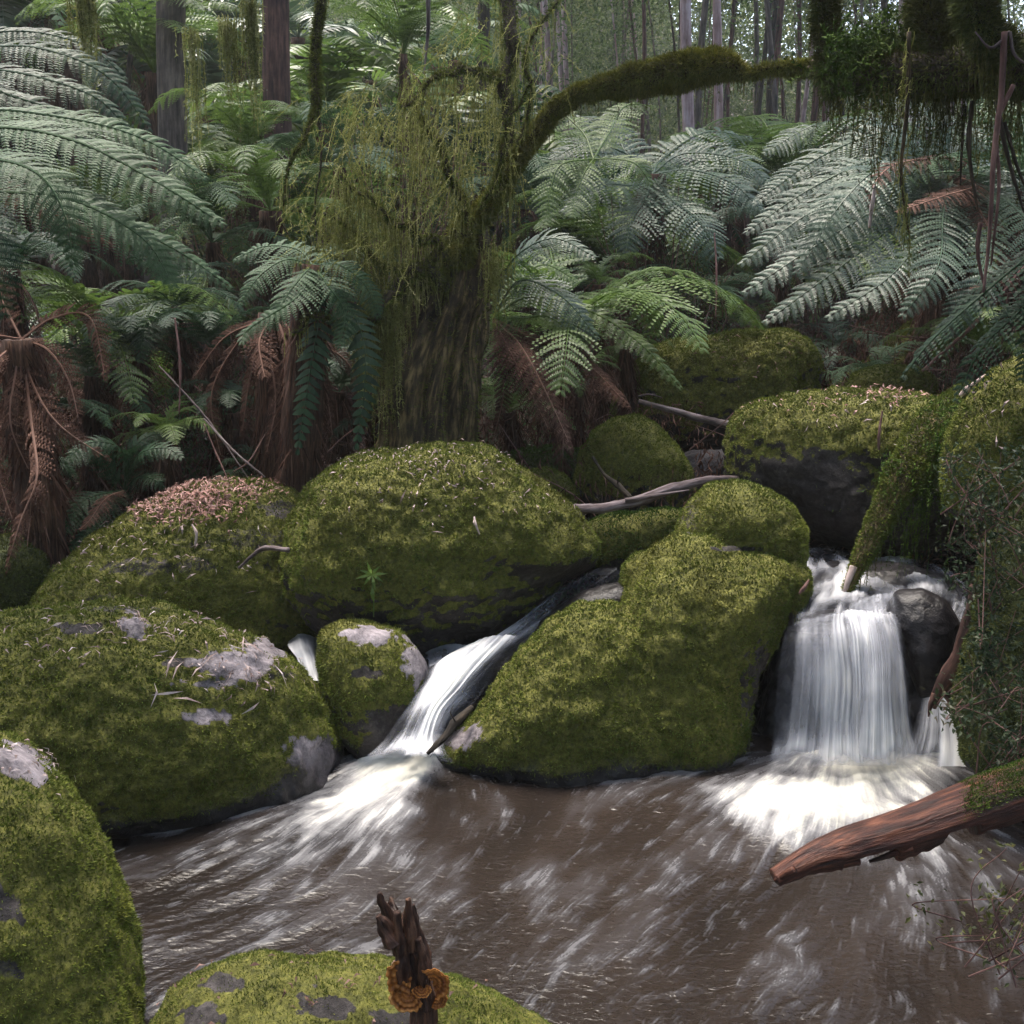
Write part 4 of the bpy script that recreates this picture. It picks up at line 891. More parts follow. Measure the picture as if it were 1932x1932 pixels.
# fine leafy sprays of the same moss on the inner twigs
for i, (x, y, rx, ry, n) in enumerate([(840, 250, 90, 110, 150), (720, 330, 90, 120, 170), (760, 440, 100, 70, 100), (680, 470, 60, 90, 100), (900, 300, 50, 80, 60), (800, 340, 90, 70, 80), (680, 250, 80, 90, 110), (640, 380, 60, 90, 110), (600, 440, 50, 60, 70), (740, 210, 80, 50, 110), (850, 150, 80, 70, 120), (900, 60, 60, 70, 90), (950, 250, 30, 100, 80), (1010, 80, 50, 80, 50)]):
    c = np.array([at(x + rx * a * .75, y + ry * b * .75, 4.85 + c_ * .22) for a, b, c_ in np.clip(rng.normal(size=(60, 3)), -1.3, 1.3)])
    s = strands(c, int(n * .62), (.08, .28), 0.003, 0.5, 0.013, 150, (-.35, -.1, -1.0), seed=90 + i); part('hanging_moss', mt, s[0], s[1], M['moss_hang'], False, s[2], kind='stuff')
# long veil hanging at the stump's left
for i, (x, y, n, l) in enumerate([(735, 570, 80, (.15, .65)), (715, 560, 40, (.1, .4)), (700, 600, 80, (.1, .35)), (935, 470, 60, (.1, .35))]):
    c = np.array([at(x + rng.normal() * 14, y + rng.normal() * 20, 4.72 + rng.normal() * .03) for _ in range(20)])
    s = strands(c, n, l, 0.004, 0.06, 0.016, 160, seed=97 + i); part('hanging_moss', mt, s[0], s[1], M['moss_hang'], False, s[2], kind='stuff')

# the heavy limb over the right side
ot = thing('overhanging_tree', 'heavy dark moss covered limb hanging over the stream at the upper right with dangling roots', 'tree', at(2250, 1300, 3.6))
limb(ot, [(2300, 1500, 3.6), (2290, 900, 3.6), (2250, 420, 3.6), (2120, 200, 3.6), (1960, 128, 3.6), (1840, 130, 3.65), (1720, 140, 3.75), (1620, 135, 3.9), (1540, 130, 4.1)], [.20, .18, .16, .13, .105, .09, .075, .06, .045], 'bark_dark', 'moss_dark', 'limb', 52000, 0.028, 0.005, 20, 260, (.03, .2), 'moss_dark', seed=110, rough=.4, grav=.4)
limb(ot, [(1590, 170, 3.95), (1570, 110, 3.95), (1560, 40, 3.95), (1545, -60, 3.95)], [.05, .045, .04, .035], 'bark_dark', 'moss_dark', 'branch', 7000, 0.026, 0.005, 12, 160, (.03, .15), 'moss_dark', seed=111)
limb(ot, [(1790, 150, 3.7), (1760, 60, 3.75), (1740, -60, 3.8)], [.07, .06, .05], 'bark_dark', 'moss_dark', 'branch', 12000, 0.026, 0.005, 14, 200, (.03, .25), 'moss_dark', seed=112)
limb(ot, [(1900, 110, 3.5), (1850, 40, 3.5), (1840, -60, 3.5)], [.05, .05, .05], 'bark_dark', 'moss_dark', 'branch', 9000, 0.026, 0.005, 14, 160, (.03, .2), 'moss_dark', seed=113)
q = np.array([at(x, y, 3.85) for x, y in ((1600, 120), (1640, 105), (1680, 100), (1700, 120), (1650, 140))])
s = strands(q, 700, (.04, .14), .004, 1.2, .018, 200, (0, 0, .6), seed=114, jit=.05); part('moss', ot, s[0], s[1], M['moss_green'], False, s[2], kind='stuff')
q = np.array([at(x, 190 + rng.normal() * 10, 3.7) for x in np.linspace(1640, 1932, 40)])
s = strands(q, 240, (.05, .26), .003, .15, .014, 110, seed=115, jit=.04); part('hanging_moss', ot, s[0], s[1], M['moss_dark'], False, s[2], kind='stuff')
for i, (pp, r, m_) in enumerate([
  ([(1715, 60, 3.6), (1712, 200, 3.6), (1700, 330, 3.6), (1715, 440, 3.6)], .006, 'bark_mossy'), ([(1835, 190, 3.6), (1828, 280, 3.6), (1845, 400, 3.6)], .007, 'bark_dark'), ([(1820, 200, 3.7), (1815, 280, 3.7), (1812, 350, 3.7)], .005, 'bark_dark'),
  ([(1880, 190, 3.5), (1900, 290, 3.5), (1932, 400, 3.5)], .007, 'bark_dark'), ([(1895, 60, 3.4), (1890, 170, 3.4), (1875, 300, 3.4), (1868, 430, 3.4), (1855, 560, 3.4)], .008, 'twig_red'),
  ([(1912, 160, 3.4), (1880, 240, 3.4), (1885, 350, 3.4), (1870, 500, 3.4)], .006, 'twig_red'), ([(1850, 420, 3.45), (1845, 480, 3.45), (1862, 560, 3.45)], .006, 'twig_red'),
  ([(1905, 60, 3.4), (1870, 90, 3.4), (1840, 60, 3.4)], .004, 'twig'), ([(1905, 60, 3.4), (1920, 110, 3.4), (1990, 140, 3.4)], .004, 'twig'), ([(1895, 230, 3.5), (1925, 330, 3.5), (1960, 390, 3.5)], .005, 'bark_dark')]):
    V, F, A = tube([at(*p) for p in pp], [r * 1.2, r, r * .5], 7, 24, .3, 6, i); part('root', ot, V, F, M[m_], True, A)
    if m_ == 'bark_mossy':
        s = strands(catmull(np.array([at(*p) for p in pp]), 40), 60, (.05, .14), .003, .1, .012, 130, seed=120 + i, jit=.008); part('hanging_moss', ot, s[0], s[1], M['moss_hang'], False, s[2], kind='stuff')
# mossy bough hanging down at the upper left of centre
hb = thing('hanging_branch', 'thin mossy branch hanging down from the top of the photo left of the stump', 'branch', at(595, 0, 5.2))
limb(hb, [(625, -80, 5.2), (606, 0, 5.2), (595, 110, 5.2), (597, 200, 5.15)], [.026, .022, .020, .022], 'bark_dark', 'moss', 'branch', 4500, .018, .005, 10, 20, (.03, .1), seed=130)
limb(hb, [(597, 200, 5.15), (575, 260, 5.1), (550, 300, 5.1), (540, 340, 5.1), (535, 390, 5.1)], [.014, .010, .008, .005, .003], 'bark_mossy', 'moss', 'branch', 1800, .016, .005, 8, 50, (.03, .12), seed=131)
limb(hb, [(600, 200, 5.15), (606, 300, 5.1), (594, 400, 5.1), (608, 520, 5.05), (625, 600, 5.05)], [.008, .005, .004, .004, .002], 'bark_dark', 'moss', 'branch', 500, .012, .004, 7, 30, (.03, .1), seed=132)
hb2 = thing('hanging_branch', 'slender dark twig dangling from the top edge right of the thin mossy branch', 'branch', at(806, -40, 5.6))
limb(hb2, [(806, -40, 5.6), (808, 50, 5.6), (800, 140, 5.6)], [.012, .010, .003], 'twig', 'moss', 'branch', 0, seed=133)
# trailing moss threads at the upper left
for i, (x, y0, y1, Yd, n) in enumerate([(150, -20, 90, 5.6, 60), (165, -20, 160, 5.6, 40), (430, 40, 190, 6.4, 60), (470, 0, 200, 6.4, 70), (360, 60, 270, 6.6, 40)]):
    c = np.array([at(x + rng.normal() * 5, y0, Yd) for _ in range(10)]); L = (y1 - y0) * Yd / FPX
    s = strands(c, n, (.3 * L, 1.1 * L), .005, .03, .02, 110, seed=140 + i)
    single('hanging_moss', ['wispy pale moss threads trailing from the top edge at the far left', 'shorter moss wisp beside the pale threads at the far left', 'moss threads dangling between the grey and the red trunks', 'longer moss curtain hanging just left of the red trunk', 'yellow moss streamer hanging along the right side of the grey trunk'][i], 'moss', s[0], s[1], M['moss_hang'], False, s[2])

def where(x, Y, z):
    px, py = topix(np.array([x, Y, z])); px = float(px)
    names = [(130, 'at the far left'), (290, 'left of the grey trunk'), (430, 'between the grey and red trunks'), (600, 'around the red trunk'), (760, 'by the thin hanging branch'), (930, 'behind the veil of moss'), (1100, 'left under the arching branch'), (1260, 'below the arching branch crest'), (1400, 'by the pale pink trunk'), (1560, 'right of the pale pink trunk'), (1700, 'behind the huge silvery fern'), (1830, 'below the heavy overhanging limb'), (9999, 'at the far right')]
    w = next(n for a, n in names if px < a)
    return w
USED = {}
def only(label):
    USED[label] = USED.get(label, 0) + 1
    return label
# ------------------------------------------------------------------ trees standing behind
def crown(c, rx, rz, n, leaf, seed, thr=0.0):
    r_ = np.random.default_rng(seed); P = r_.normal(size=(n * 3, 3)); P = nrm(P) * (r_.random(n * 3) ** 0.45)[:, None] * np.array([rx, rx, rz])
    k = vnoise(P + c, 1.6, seed) > thr - .1; P = P[k][:n] + c; n = len(P)
    D = r_.normal(size=(n, 3)) + np.array([0, 0, -.6]); return leaves(P, D, r_.normal(size=(n, 3)), r_.uniform(.6, 1.4, n) * leaf, r_.uniform(.6, 1.3, n) * leaf * .38)
def tree(label, px, py, Y, wpx, mat, lean=0, topx=None, group=None, crn=True, seed=0, z0=None, hcr=7.5, moss_n=0):
    b = at(px, py, Y); g = terrain(np.array([b[0]]), np.array([Y]))[0] - .1
    t = thing('tree', label, 'tree', (b[0], Y, g), group); r = wpx * Y / FPX / 2
    tp = at(topx if topx is not None else px + lean, 0, Y); sl = (tp[0] - b[0]) / max(.5, tp[2] - b[2])
    hh = hcr + 2.5; P = [np.array([b[0] + sl * (z - b[2]) + .04 * math.sin(z * 1.3 + seed), Y, z]) for z in np.linspace(g, hh, 7)]
    V, F, A = tube(P, [r * 1.35, r * 1.1, r, r * .95, r * .85, r * .7, r * .5], 16 if wpx > 20 else 8, 40, .18, 5, seed); part('trunk', t, V, F, M[mat], True, A)
    if moss_n:
        f = fuzz(V, F, moss_n, .03, .006, None, .5, .2); part('moss', t, f[0], f[1], M['moss'], False, f[2], kind='stuff')
    if crn:
        for k in range(3):
            a = seed * 1.7 + k * 2.1; e = P[-1] + np.array([math.cos(a) * 1.3, math.sin(a) * 1.3, -0.6 + k * .7]); V, F, A = tube([P[-2] + (P[-1] - P[-2]) * k * .3, (P[-1] + e) / 2, e], [r * .45, r * .3, r * .12], 6, 8, .1, 5, k)
            part('limb', t, V, F, M[mat], True, A)
        V, F, A = crown(P[-1], 2.3, 1.8, 2600, .17, seed); part('crown', t, V, F, M['leaf_far'], False, A)
    return t
tree('grey upright trunk behind the upper left ferns', 335, 290, 8.2, 48, 'bark_grey', seed=1, topx=328)
tree('reddish brown leaning trunk right of the grey one', 545, 430, 8.0, 46, 'bark_red', topx=518, seed=2)
tree('short dark mossy trunk behind the veil of hanging moss at top centre', 905, 100, 11.0, 22, 'bark_dark', seed=3, moss_n=3000)
tree('pale pink slender trunk rising right of the arching branch', 1346, 600, 9.5, 15, 'bark_pink', topx=1349, seed=4)
tree('pinkish trunk just left of the pale slender one', 1296, 270, 12.0, 20, 'bark_pink', topx=1300, seed=5)
tree('thin violet grey trunk between the two pink trunks', 1318, 250, 13.5, 12, 'bark_grey', topx=1335, seed=6)
tree('brown trunk seen below the arching branch where it thins', 1460, 210, 14, 18, 'bark_red', topx=1468, seed=7)
tree('broad pale trunk behind the overhanging limb near the top right', 1700, 200, 15, 34, 'bark_pink', topx=1710, seed=8)
tree('dark thin trunk at the upper left edge', 238, 150, 9.5, 10, 'bark_dark', topx=248, seed=9)
r_ = np.random.default_rng(5)
for i in range(100):
    px = r_.uniform(20, 1930) if i < 14 else r_.uniform(960, 1930); Y = r_.uniform(11, 34)
    wp = r_.uniform(40, 170) / Y; a_ = at(px, 150, Y)
    tree(only('%s %s forest trunk %s, %s' % ('slender' if wp * Y < 120 else 'stout', ['grey', 'pinkish', 'reddish', 'dark'][i % 4], 'far back' if Y > 22 else 'in the middle distance', where(a_[0], Y, a_[2]))), px, 250, Y, wp, ['bark_grey', 'bark_pink', 'bark_red', 'bark_dark'][i % 4], topx=px + r_.uniform(-25, 25), group='thin trunks of the far forest', seed=20 + i, crn=(i % 2 == 0))

# ------------------------------------------------------------------ lesser ferns, shrubs and undergrowth
k = 0
r_ = np.random.default_rng(9)
spots = []
for i in range(400):
    Y = r_.uniform(5.6, 16) ** 1.0; x = r_.uniform(-0.55, 0.55) * Y * 1.05
    if Y < 7 and abs(x - (-.4)) < .5: continue
    px, py = topix(np.array([x, Y, 1.0]))
    if Y < 7.2 and 1100 < px < 1900: continue
    if all((x - a) ** 2 + (Y - b) ** 2 > (0.75 + 0.03 * Y) ** 2 for a, b in spots): spots.append((x, Y))
for i, (x, Y) in enumerate(spots[:86]):
    near = Y < 9.5; mat = ['fern_blue', 'fern_bright', 'fern_silver', 'fern_dark', 'fern_bright'][i % 5]
    hf = r_.uniform(.15, 1.3); col = ['blue green', 'bright green', 'silvery', 'dark green', 'lime green'][i % 5]
    tree_fern(only('%s %s fern %s, %s' % ('tall' if hf > .7 else 'low', col, where(x, Y, 1.5), 'near' if Y < 7.5 else 'farther back' if Y < 11 else 'deep in the forest')), x, Y, hf, r_.uniform(.8, 1.4), 10 if near else 9, mat, 'near' if near else 'far', 4 if near else 2, 30 + i, 'tree ferns filling the forest behind', r=.07)
tree_fern('tree fern with a dark shaggy trunk and upright crown left of the grey trunk', at(300, 260, 8.6)[0], 8.6, at(300, 125, 8.6)[2] - terrain(np.array([at(300, 0, 8.6)[0]]), np.array([8.6]))[0], 1.1, 16, 'fern_bright', 'near', 4, 20, r=.075, protos=(0, 3), name='tree_fern')
for i, (px, py, Y, L, n, mat, lab) in enumerate([
  (1180, 640, 5.9, .3, 9, 'fern_bright', 'small lime fern just left of the highest back boulder'), (1090, 700, 5.6, .3, 8, 'fern_bright', 'small bright fern above the brown fallen fronds'),
  (1330, 560, 7.0, .6, 10, 'fern_blue', 'low fern on the bank behind the highest boulder'), (1130, 520, 6.3, .4, 9, 'fern_bright', 'bright fern in the hollow under the arching branch'),
  (330, 560, 5.6, .6, 10, 'fern_dark', 'dark fern under the large left fronds'), (260, 640, 5.2, .5, 9, 'fern_dark', 'shadowed drooping fern above the small layered fern clump'),
  (400, 440, 6.2, .8, 10, 'fern_blue', 'mid sized fern right of the large left fronds'), (640, 300, 6.8, .8, 10, 'fern_blue', 'blue green fern behind the thin hanging mossy branch'),
  (470, 270, 7.4, .8, 10, 'fern_bright', 'green fern between the grey and red trunks'), (760, 90, 9.0, 1.2, 11, 'fern_bright', 'bright green fern at top centre in front of the light gap'),
  (1480, 430, 7.4, .8, 11, 'fern_silver', 'silvery fern in the gap left of the huge right fern'), (1650, 690, 6.0, .45, 8, 'fern_blue', 'small fern in the shade above the back mossy slab'),
  (20, 480, 5.0, .7, 8, 'fern_dark', 'dark fern at the left edge below the large fronds'), (740, 780, 5.4, .5, 8, 'fern_dark', 'dark fern behind the foot of the mossy stump'),
  (1850, 640, 5.4, .5, 9, 'fern_bright', 'green fern behind the tall right boulder')]):
    c = at(px, py, Y); g = terrain(np.array([c[0]]), np.array([Y]))[0]
    tree_fern(lab, c[0], Y, max(.02, c[2] - g), L, n, mat, 'near', 2, 200 + i, r=.04, name='fern')
r_ = np.random.default_rng(77)
for i in range(84):
    Y = 9.0 + 9.0 * (i / 84) + r_.uniform(-.4, .4); px = (i * 0.618 % 1) * 1980 - 30; hf = r_.uniform(1.3, 3.0) if px < 950 else r_.uniform(.6, 1.3)
    if px > 1300 and i % 2: continue
    b = at(px, 300, Y)
    col = ['blue green', 'bright green', 'lime green', 'silvery', 'dark green'][i % 5]
    tree_fern(only('%s long trunked tree fern %s, %s' % (col, where(b[0], Y, 3.0), 'mid forest' if Y < 13 else 'far forest')), b[0], Y, hf, r_.uniform(1.1, 1.7), 11, ['fern_blue', 'fern_bright', 'fern_bright', 'fern_silver', 'fern_dark'][i % 5], 'far', 3, 400 + i, 'tall tree ferns in the forest', r=.08)
for i, (px, py, Y, L, mat) in enumerate([(60, 760, 4.9, .5, 'fern_dark'), (170, 690, 5.2, .55, 'fern_blue'), (400, 640, 5.3, .5, 'fern_dark'), (310, 800, 4.9, .35, 'fern_bright'), (440, 760, 5.2, .4, 'fern_dark'), (640, 720, 5.3, .45, 'fern_blue'), (700, 640, 5.4, .5, 'fern_dark'), (480, 880, 4.95, .3, 'fern_dark'), (30, 860, 4.6, .35, 'fern_dark'), (960, 760, 5.5, .4, 'fern_bright'), (1400, 600, 7.2, .5, 'fern_bright'), (1580, 640, 6.9, .45, 'fern_silver')]):
    c = at(px, py, Y); g = terrain(np.array([c[0]]), np.array([Y]))[0]
    tree_fern(['small dark fern low at the far left', 'blue green fern above the small layered clump', 'dark fern left of the dead fern skirt', 'little bright fern above the littered boulder', 'dark drooping fern beside the upright reddish stalk', 'blue green fern between the skirt and the stump', 'dark fern just left of the stump', 'tiny dark fern behind the littered boulder', 'tiny fern at the left edge under the dead fronds', 'bright fern right of the stump foot', 'bright fern above the highest back boulder', 'silvery small fern above the wide flat boulder'][i], c[0], Y, max(.02, c[2] - g), L, 9, mat, 'near', 3, 500 + i, r=.04, name='fern')
# small leaved bushes
def bush(label, px, py, Y, rx, rz, n, leaf, mat='leaf_green', stems=9, seed=0, name='shrub', group=None, cat='shrub'):
    r_ = np.random.default_rng(seed + 300); c = at(px, py, Y); g = min(terrain(np.array([c[0]]), np.array([Y]))[0], c[2] - rz) if name == 'shrub' else c[2] - rz * .9
    t = thing(name, label, cat, (c[0], Y, g), group); tips = []
    allp = []; st = []
    for k in range(stems):
        e = c + nrm(r_.normal(size=3)) * np.array([rx, rx * .7, rz]) * r_.uniform(.5, 1); b = np.array([c[0] + r_.normal() * .05, Y + r_.normal() * .05, g])
        m_ = (b + e) / 2 + r_.normal(size=3) * .08; V, F, A = tube([b, m_, e], [.006, .004, .002] if name == 'shrub' else [.002, .0015, .001], 5, 14, 0, 1, k, cap=False); st.append((V, F, A)); allp.append(catmull(np.array([b, m_, e]), 30)[8:])
    V, F, A = join(st); part('stem', t, V, F, M['twig_red'], True, A)
    P = np.vstack(allp); i = r_.integers(0, len(P), n); P = P[i] + r_.normal(size=(n, 3)) * np.array([rx, rx, rz]) * .16
    D = r_.normal(size=(n, 3)); V, F, A = leaves(P, D, np.array([0, -.3, 1]) + r_.normal(size=(n, 3)) * .5, r_.uniform(.6, 1.3, n) * leaf, r_.uniform(.7, 1.2, n) * leaf * .42)
    part('foliage', t, V, F, M[mat], False, A); return t
bush('small leaved shrub with wiry stems in the hollow behind the round boulder', 1230, 450, 6.8, .45, .4, 3200, .024, 'leaf_green', 22, 1)
bush('thin scrambling bush below the silver fern left of the pale trunk', 1320, 480, 6.9, .35, .35, 2200, .024, 'leaf_olive', 16, 2)
bush('low bush just above the highest back boulder', 1300, 600, 6.7, .4, .15, 1800, .022, 'leaf_green', 14, 3)
bush('yellow green bush behind the grey trunk', 420, 330, 7.6, .6, .5, 3000, .035, 'leaf_olive', 20, 4)
bush('fine bush behind the veil of hanging moss', 760, 330, 6.6, .7, .6, 4200, .03, 'leaf_olive', 24, 5)
bush('olive bush under the overhanging limb', 1560, 330, 8.2, .7, .35, 2600, .032, 'leaf_olive', 18, 6)
bush('dark bush among the dead fronds at the left', 330, 760, 5.3, .4, .2, 1800, .03, 'leaf_green', 14, 7)
for i, (px, py, Y, rx, rz, n, lf, m_, lab) in enumerate([
  (1880, 900, 2.85, .13, .12, 900, .020, 'leaf_dark', 'small leaved creeper draped over the right bank below the tall boulder'),
  (1885, 1040, 2.8, .11, .14, 900, .020, 'leaf_dark', 'middle creeper on the right bank beside the top of the waterfall'),
  (1890, 1230, 2.75, .12, .16, 900, .022, 'leaf_dark', 'dark leafy creeper on the right bank beside the falling water'),
  (1900, 1390, 2.6, .10, .12, 600, .020, 'leaf_dark', 'lowest creeper on the right bank just above the red brown log'),
  (1915, 1720, 1.95, .08, .16, 260, .018, 'leaf_olive', 'wispy weeds in the bottom right corner below the log')]):
    bush(lab, px, py, Y, rx, rz, n, lf, m_, 12, 40 + i, name='creeper', cat='plant')
# woodland mass closing the view, the canopy added unseen around and overhead for shade
def foliage(n, box, leaf, thr, f, seed, keep=None, vs=1.0):
    r_ = np.random.default_rng(seed); lo, hi = np.array(box[0], float), np.array(box[1], float)
    P = lo + (hi - lo) * r_.random((n, 3)); k = vnoise(P, f, seed) + .4 * vnoise(P, f * 2.7, seed + 1) > thr
    if keep is not None: k &= keep(P)
    P = P[k]; m = len(P); lf = leaf * (r_.uniform(.6, 1.4, m))
    return leaves(P, r_.normal(size=(m, 3)) * np.array([1, 1, vs]), r_.normal(size=(m, 3)) + np.array([0, 0, .5]), lf, lf * r_.uniform(.35, .6, m))
def thin(P):
    # the wood is open to the light on the right
    a, e = P[:, 0] / P[:, 1], (P[:, 2] - CAM_H) / P[:, 1]
    return rng.random(len(P)) > .42 * sstep(.06, .16, a) * sstep(.09, .15, e) * sstep(.46, .40, a)
parts = [foliage(330000, ((-12, 12, 0.6), (12, 22, 6.5)), .055, 0.22, .9, 3, thin), foliage(460000, ((-19, 22, 1.5), (19, 36, 9.5)), .09, .12, .5, 4, thin), foliage(420000, ((-26, 36, 3), (26, 48, 13)), .16, -.6, .3, 14, lambda P: vnoise(P * np.array([1, 0, 1]), .5, 3) * .5 + .05 * P[:, 0] + .16 * (P[:, 2] - 9) < .85)]
V, F, A = join(parts); struct('woodland', V, F, M['leaf_far'], A, kind='stuff', smooth=False)
shade_foliage = [foliage(9000, ((-3.5, 1.0, 3.9), (2.6, 4.1, 5.6)), .13, -.1, .9, 25), foliage(60000, ((-18, -14, 1.8), (18, 0, 11)), .34, -.05, .35, 5, lambda P: np.linalg.norm(P - np.array([0, 0, 1.7]), axis=1) > 4.5),
          foliage(34000, ((-16, 14, 8.0), (16, 30, 13)), .30, .10, .35, 6),
          foliage(30000, ((-16, -4, .5), (-5.5, 9, 9)), .28, .05, .5, 7), foliage(30000, ((5.5, -4, .5), (16, 9, 9)), .28, .05, .5, 8)]
V, F, A = join(shade_foliage); struct('shade_canopy', V, F, M['leaf_far'], A, kind='stuff', smooth=False)
# leaf litter, twigs and moss on the forest floor
n = 70000; yy = 4.2 + 8 * rng.random(n) ** 1.5; xx = (rng.random(n) - .5) * 1.15 * yy; zz = terrain(xx, yy) + .01 + .03 * rng.random(n)
P = np.stack([xx, yy, zz], -1); D = rng.normal(size=(n, 3)) * np.array([1, 1, .35])
V, F, A = leaves(P, D, np.array([0, 0, 1]) + rng.normal(size=(n, 3)) * .6, rng.uniform(.02, .07, n), rng.uniform(.006, .016, n)); struct('leaf_litter', V, F, M['litter'], A, kind='stuff', smooth=False)
n = 60000; xx = -2.8 + 5.4 * rng.random(n); yy = 4.7 + 2.2 * rng.random(n); zz = terrain(xx, yy); hh = rng.random(n) ** 1.6 * .45; k = vnoise(np.stack([xx, yy, hh], -1), 3.2, 8) > -.1
P = np.stack([xx, yy, zz + hh], -1)[k]; n = len(P); D = rng.normal(size=(n, 3)) * .5 + np.array([0, -.2, -1])
V, F, A = leaves(P, D, rng.normal(size=(n, 3)), rng.uniform(.02, .10, n), rng.uniform(.003, .010, n)); struct('dead_fern_thatch', V, F, M['fern_dead'], A, kind='stuff', smooth=False)
n = 50000; yy = 4.4 + 6 * rng.random(n); xx = (rng.random(n) - .5) * 1.15 * yy; P = np.stack([xx, yy, terrain(xx, yy) + .06 * rng.random(n)], -1); P = P[vnoise(P, 1.5, 4) > .0]; n = len(P)
V, F, A = leaves(P, rng.normal(size=(n, 3)) + np.array([0, 0, 1]), rng.normal(size=(n, 3)), rng.uniform(.03, .10, n), rng.uniform(.006, .02, n)); struct('ground_cover', V, F, M['leaf_green'], A, kind='stuff', smooth=False)

tg = []
for k in range(230):
    y_ = rng.uniform(4.75, 6.6); lo_, hi_ = (-2.6, -.1) if k % 3 else (-.1, 2.6); x_ = rng.uniform(lo_, hi_); z_ = terrain(np.array([x_]), np.array([y_]))[0] + rng.uniform(0, .35)
    d_ = nrm(rng.normal(size=3) * np.array([1, .5, .8])) * rng.uniform(.15, .5); p_ = np.array([x_, y_, z_]); r0 = rng.uniform(.0015, .0045)
    tg.append(tube([p_, p_ + d_ * .5 + rng.normal(size=3) * .03, p_ + d_], [r0, r0, r0 * .5], 5, 8, .2, 5, k, cap=False))
V, F, A = join(tg); struct('twigs', V, F, M['twig_red'], A, kind='stuff')
# ------------------------------------------------------------------ log, broken stump with fungi, sticks
def log_right():
    c = [(1462, 1658, 2.05), (1530, 1622, 2.07), (1600, 1600, 2.1), (1700, 1570, 2.15), (1800, 1535, 2.2), (1932, 1490, 2.3), (2120, 1420, 2.45)]
    P = [at(*p) for p in c]; t = thing('log', 'red brown broken log jutting into the pool from the right with moss on top', 'log', P[3])
    V, F, A = tube(P, [.022, .030, .044, .050, .054, .060, .068], 56, 150, .16, 5, 200, strfreq=55)
    px, py = topix(V)
    # splintered underside and hollow tip: press the lower edge in unevenly
    S = A['strc']; low = sstep(.1, -.9, (V[:, 2] - np.interp(V[:, 0], [p[0] for p in P], [p[2] for p in P])) / .045)
    bite = 1.4 * (.5 + .5 * np.sign(vnoise(np.stack([V[:, 0] * 1.0, 0 * V[:, 0], 0 * V[:, 0]], -1), 16, 3))) * .022 + .012 * vnoise(np.stack([V[:, 0], 0 * V[:, 0], 0 * V[:, 0]], -1), 60, 9)
    V[:, 2] += low * bite * sstep(2000, 1750, px)
    part('wood', t, V, F, M['log_red'], True, A)
    w = sstep(.35, .7, nrm(vert_normals(V, F))[:, 2]) * sstep(1800, 1830, px + 18 * fbm(V, 22, 2, 3)) * sstep(1960, 1925, px)
    f = fuzz(V, F, 7000, .006, .003, w); part('moss', t, f[0], f[1], M['moss_green'], False, f[2], kind='stuff')
    for i, (a, b) in enumerate([((1462, 1662, 2.04), (1500, 1640, 2.03)), ((1560, 1640, 2.06), (1620, 1625, 2.08)), ((1640, 1625, 2.1), (1720, 1600, 2.11)), ((1500, 1610, 2.07), (1560, 1590, 2.08))]):
        V, F, A = tube([at(*a), at(*b)], [.004, .010], 7, 10, .6, 5, i); part('splinter', t, V, F, M['log_red'], True, A)
log_right()
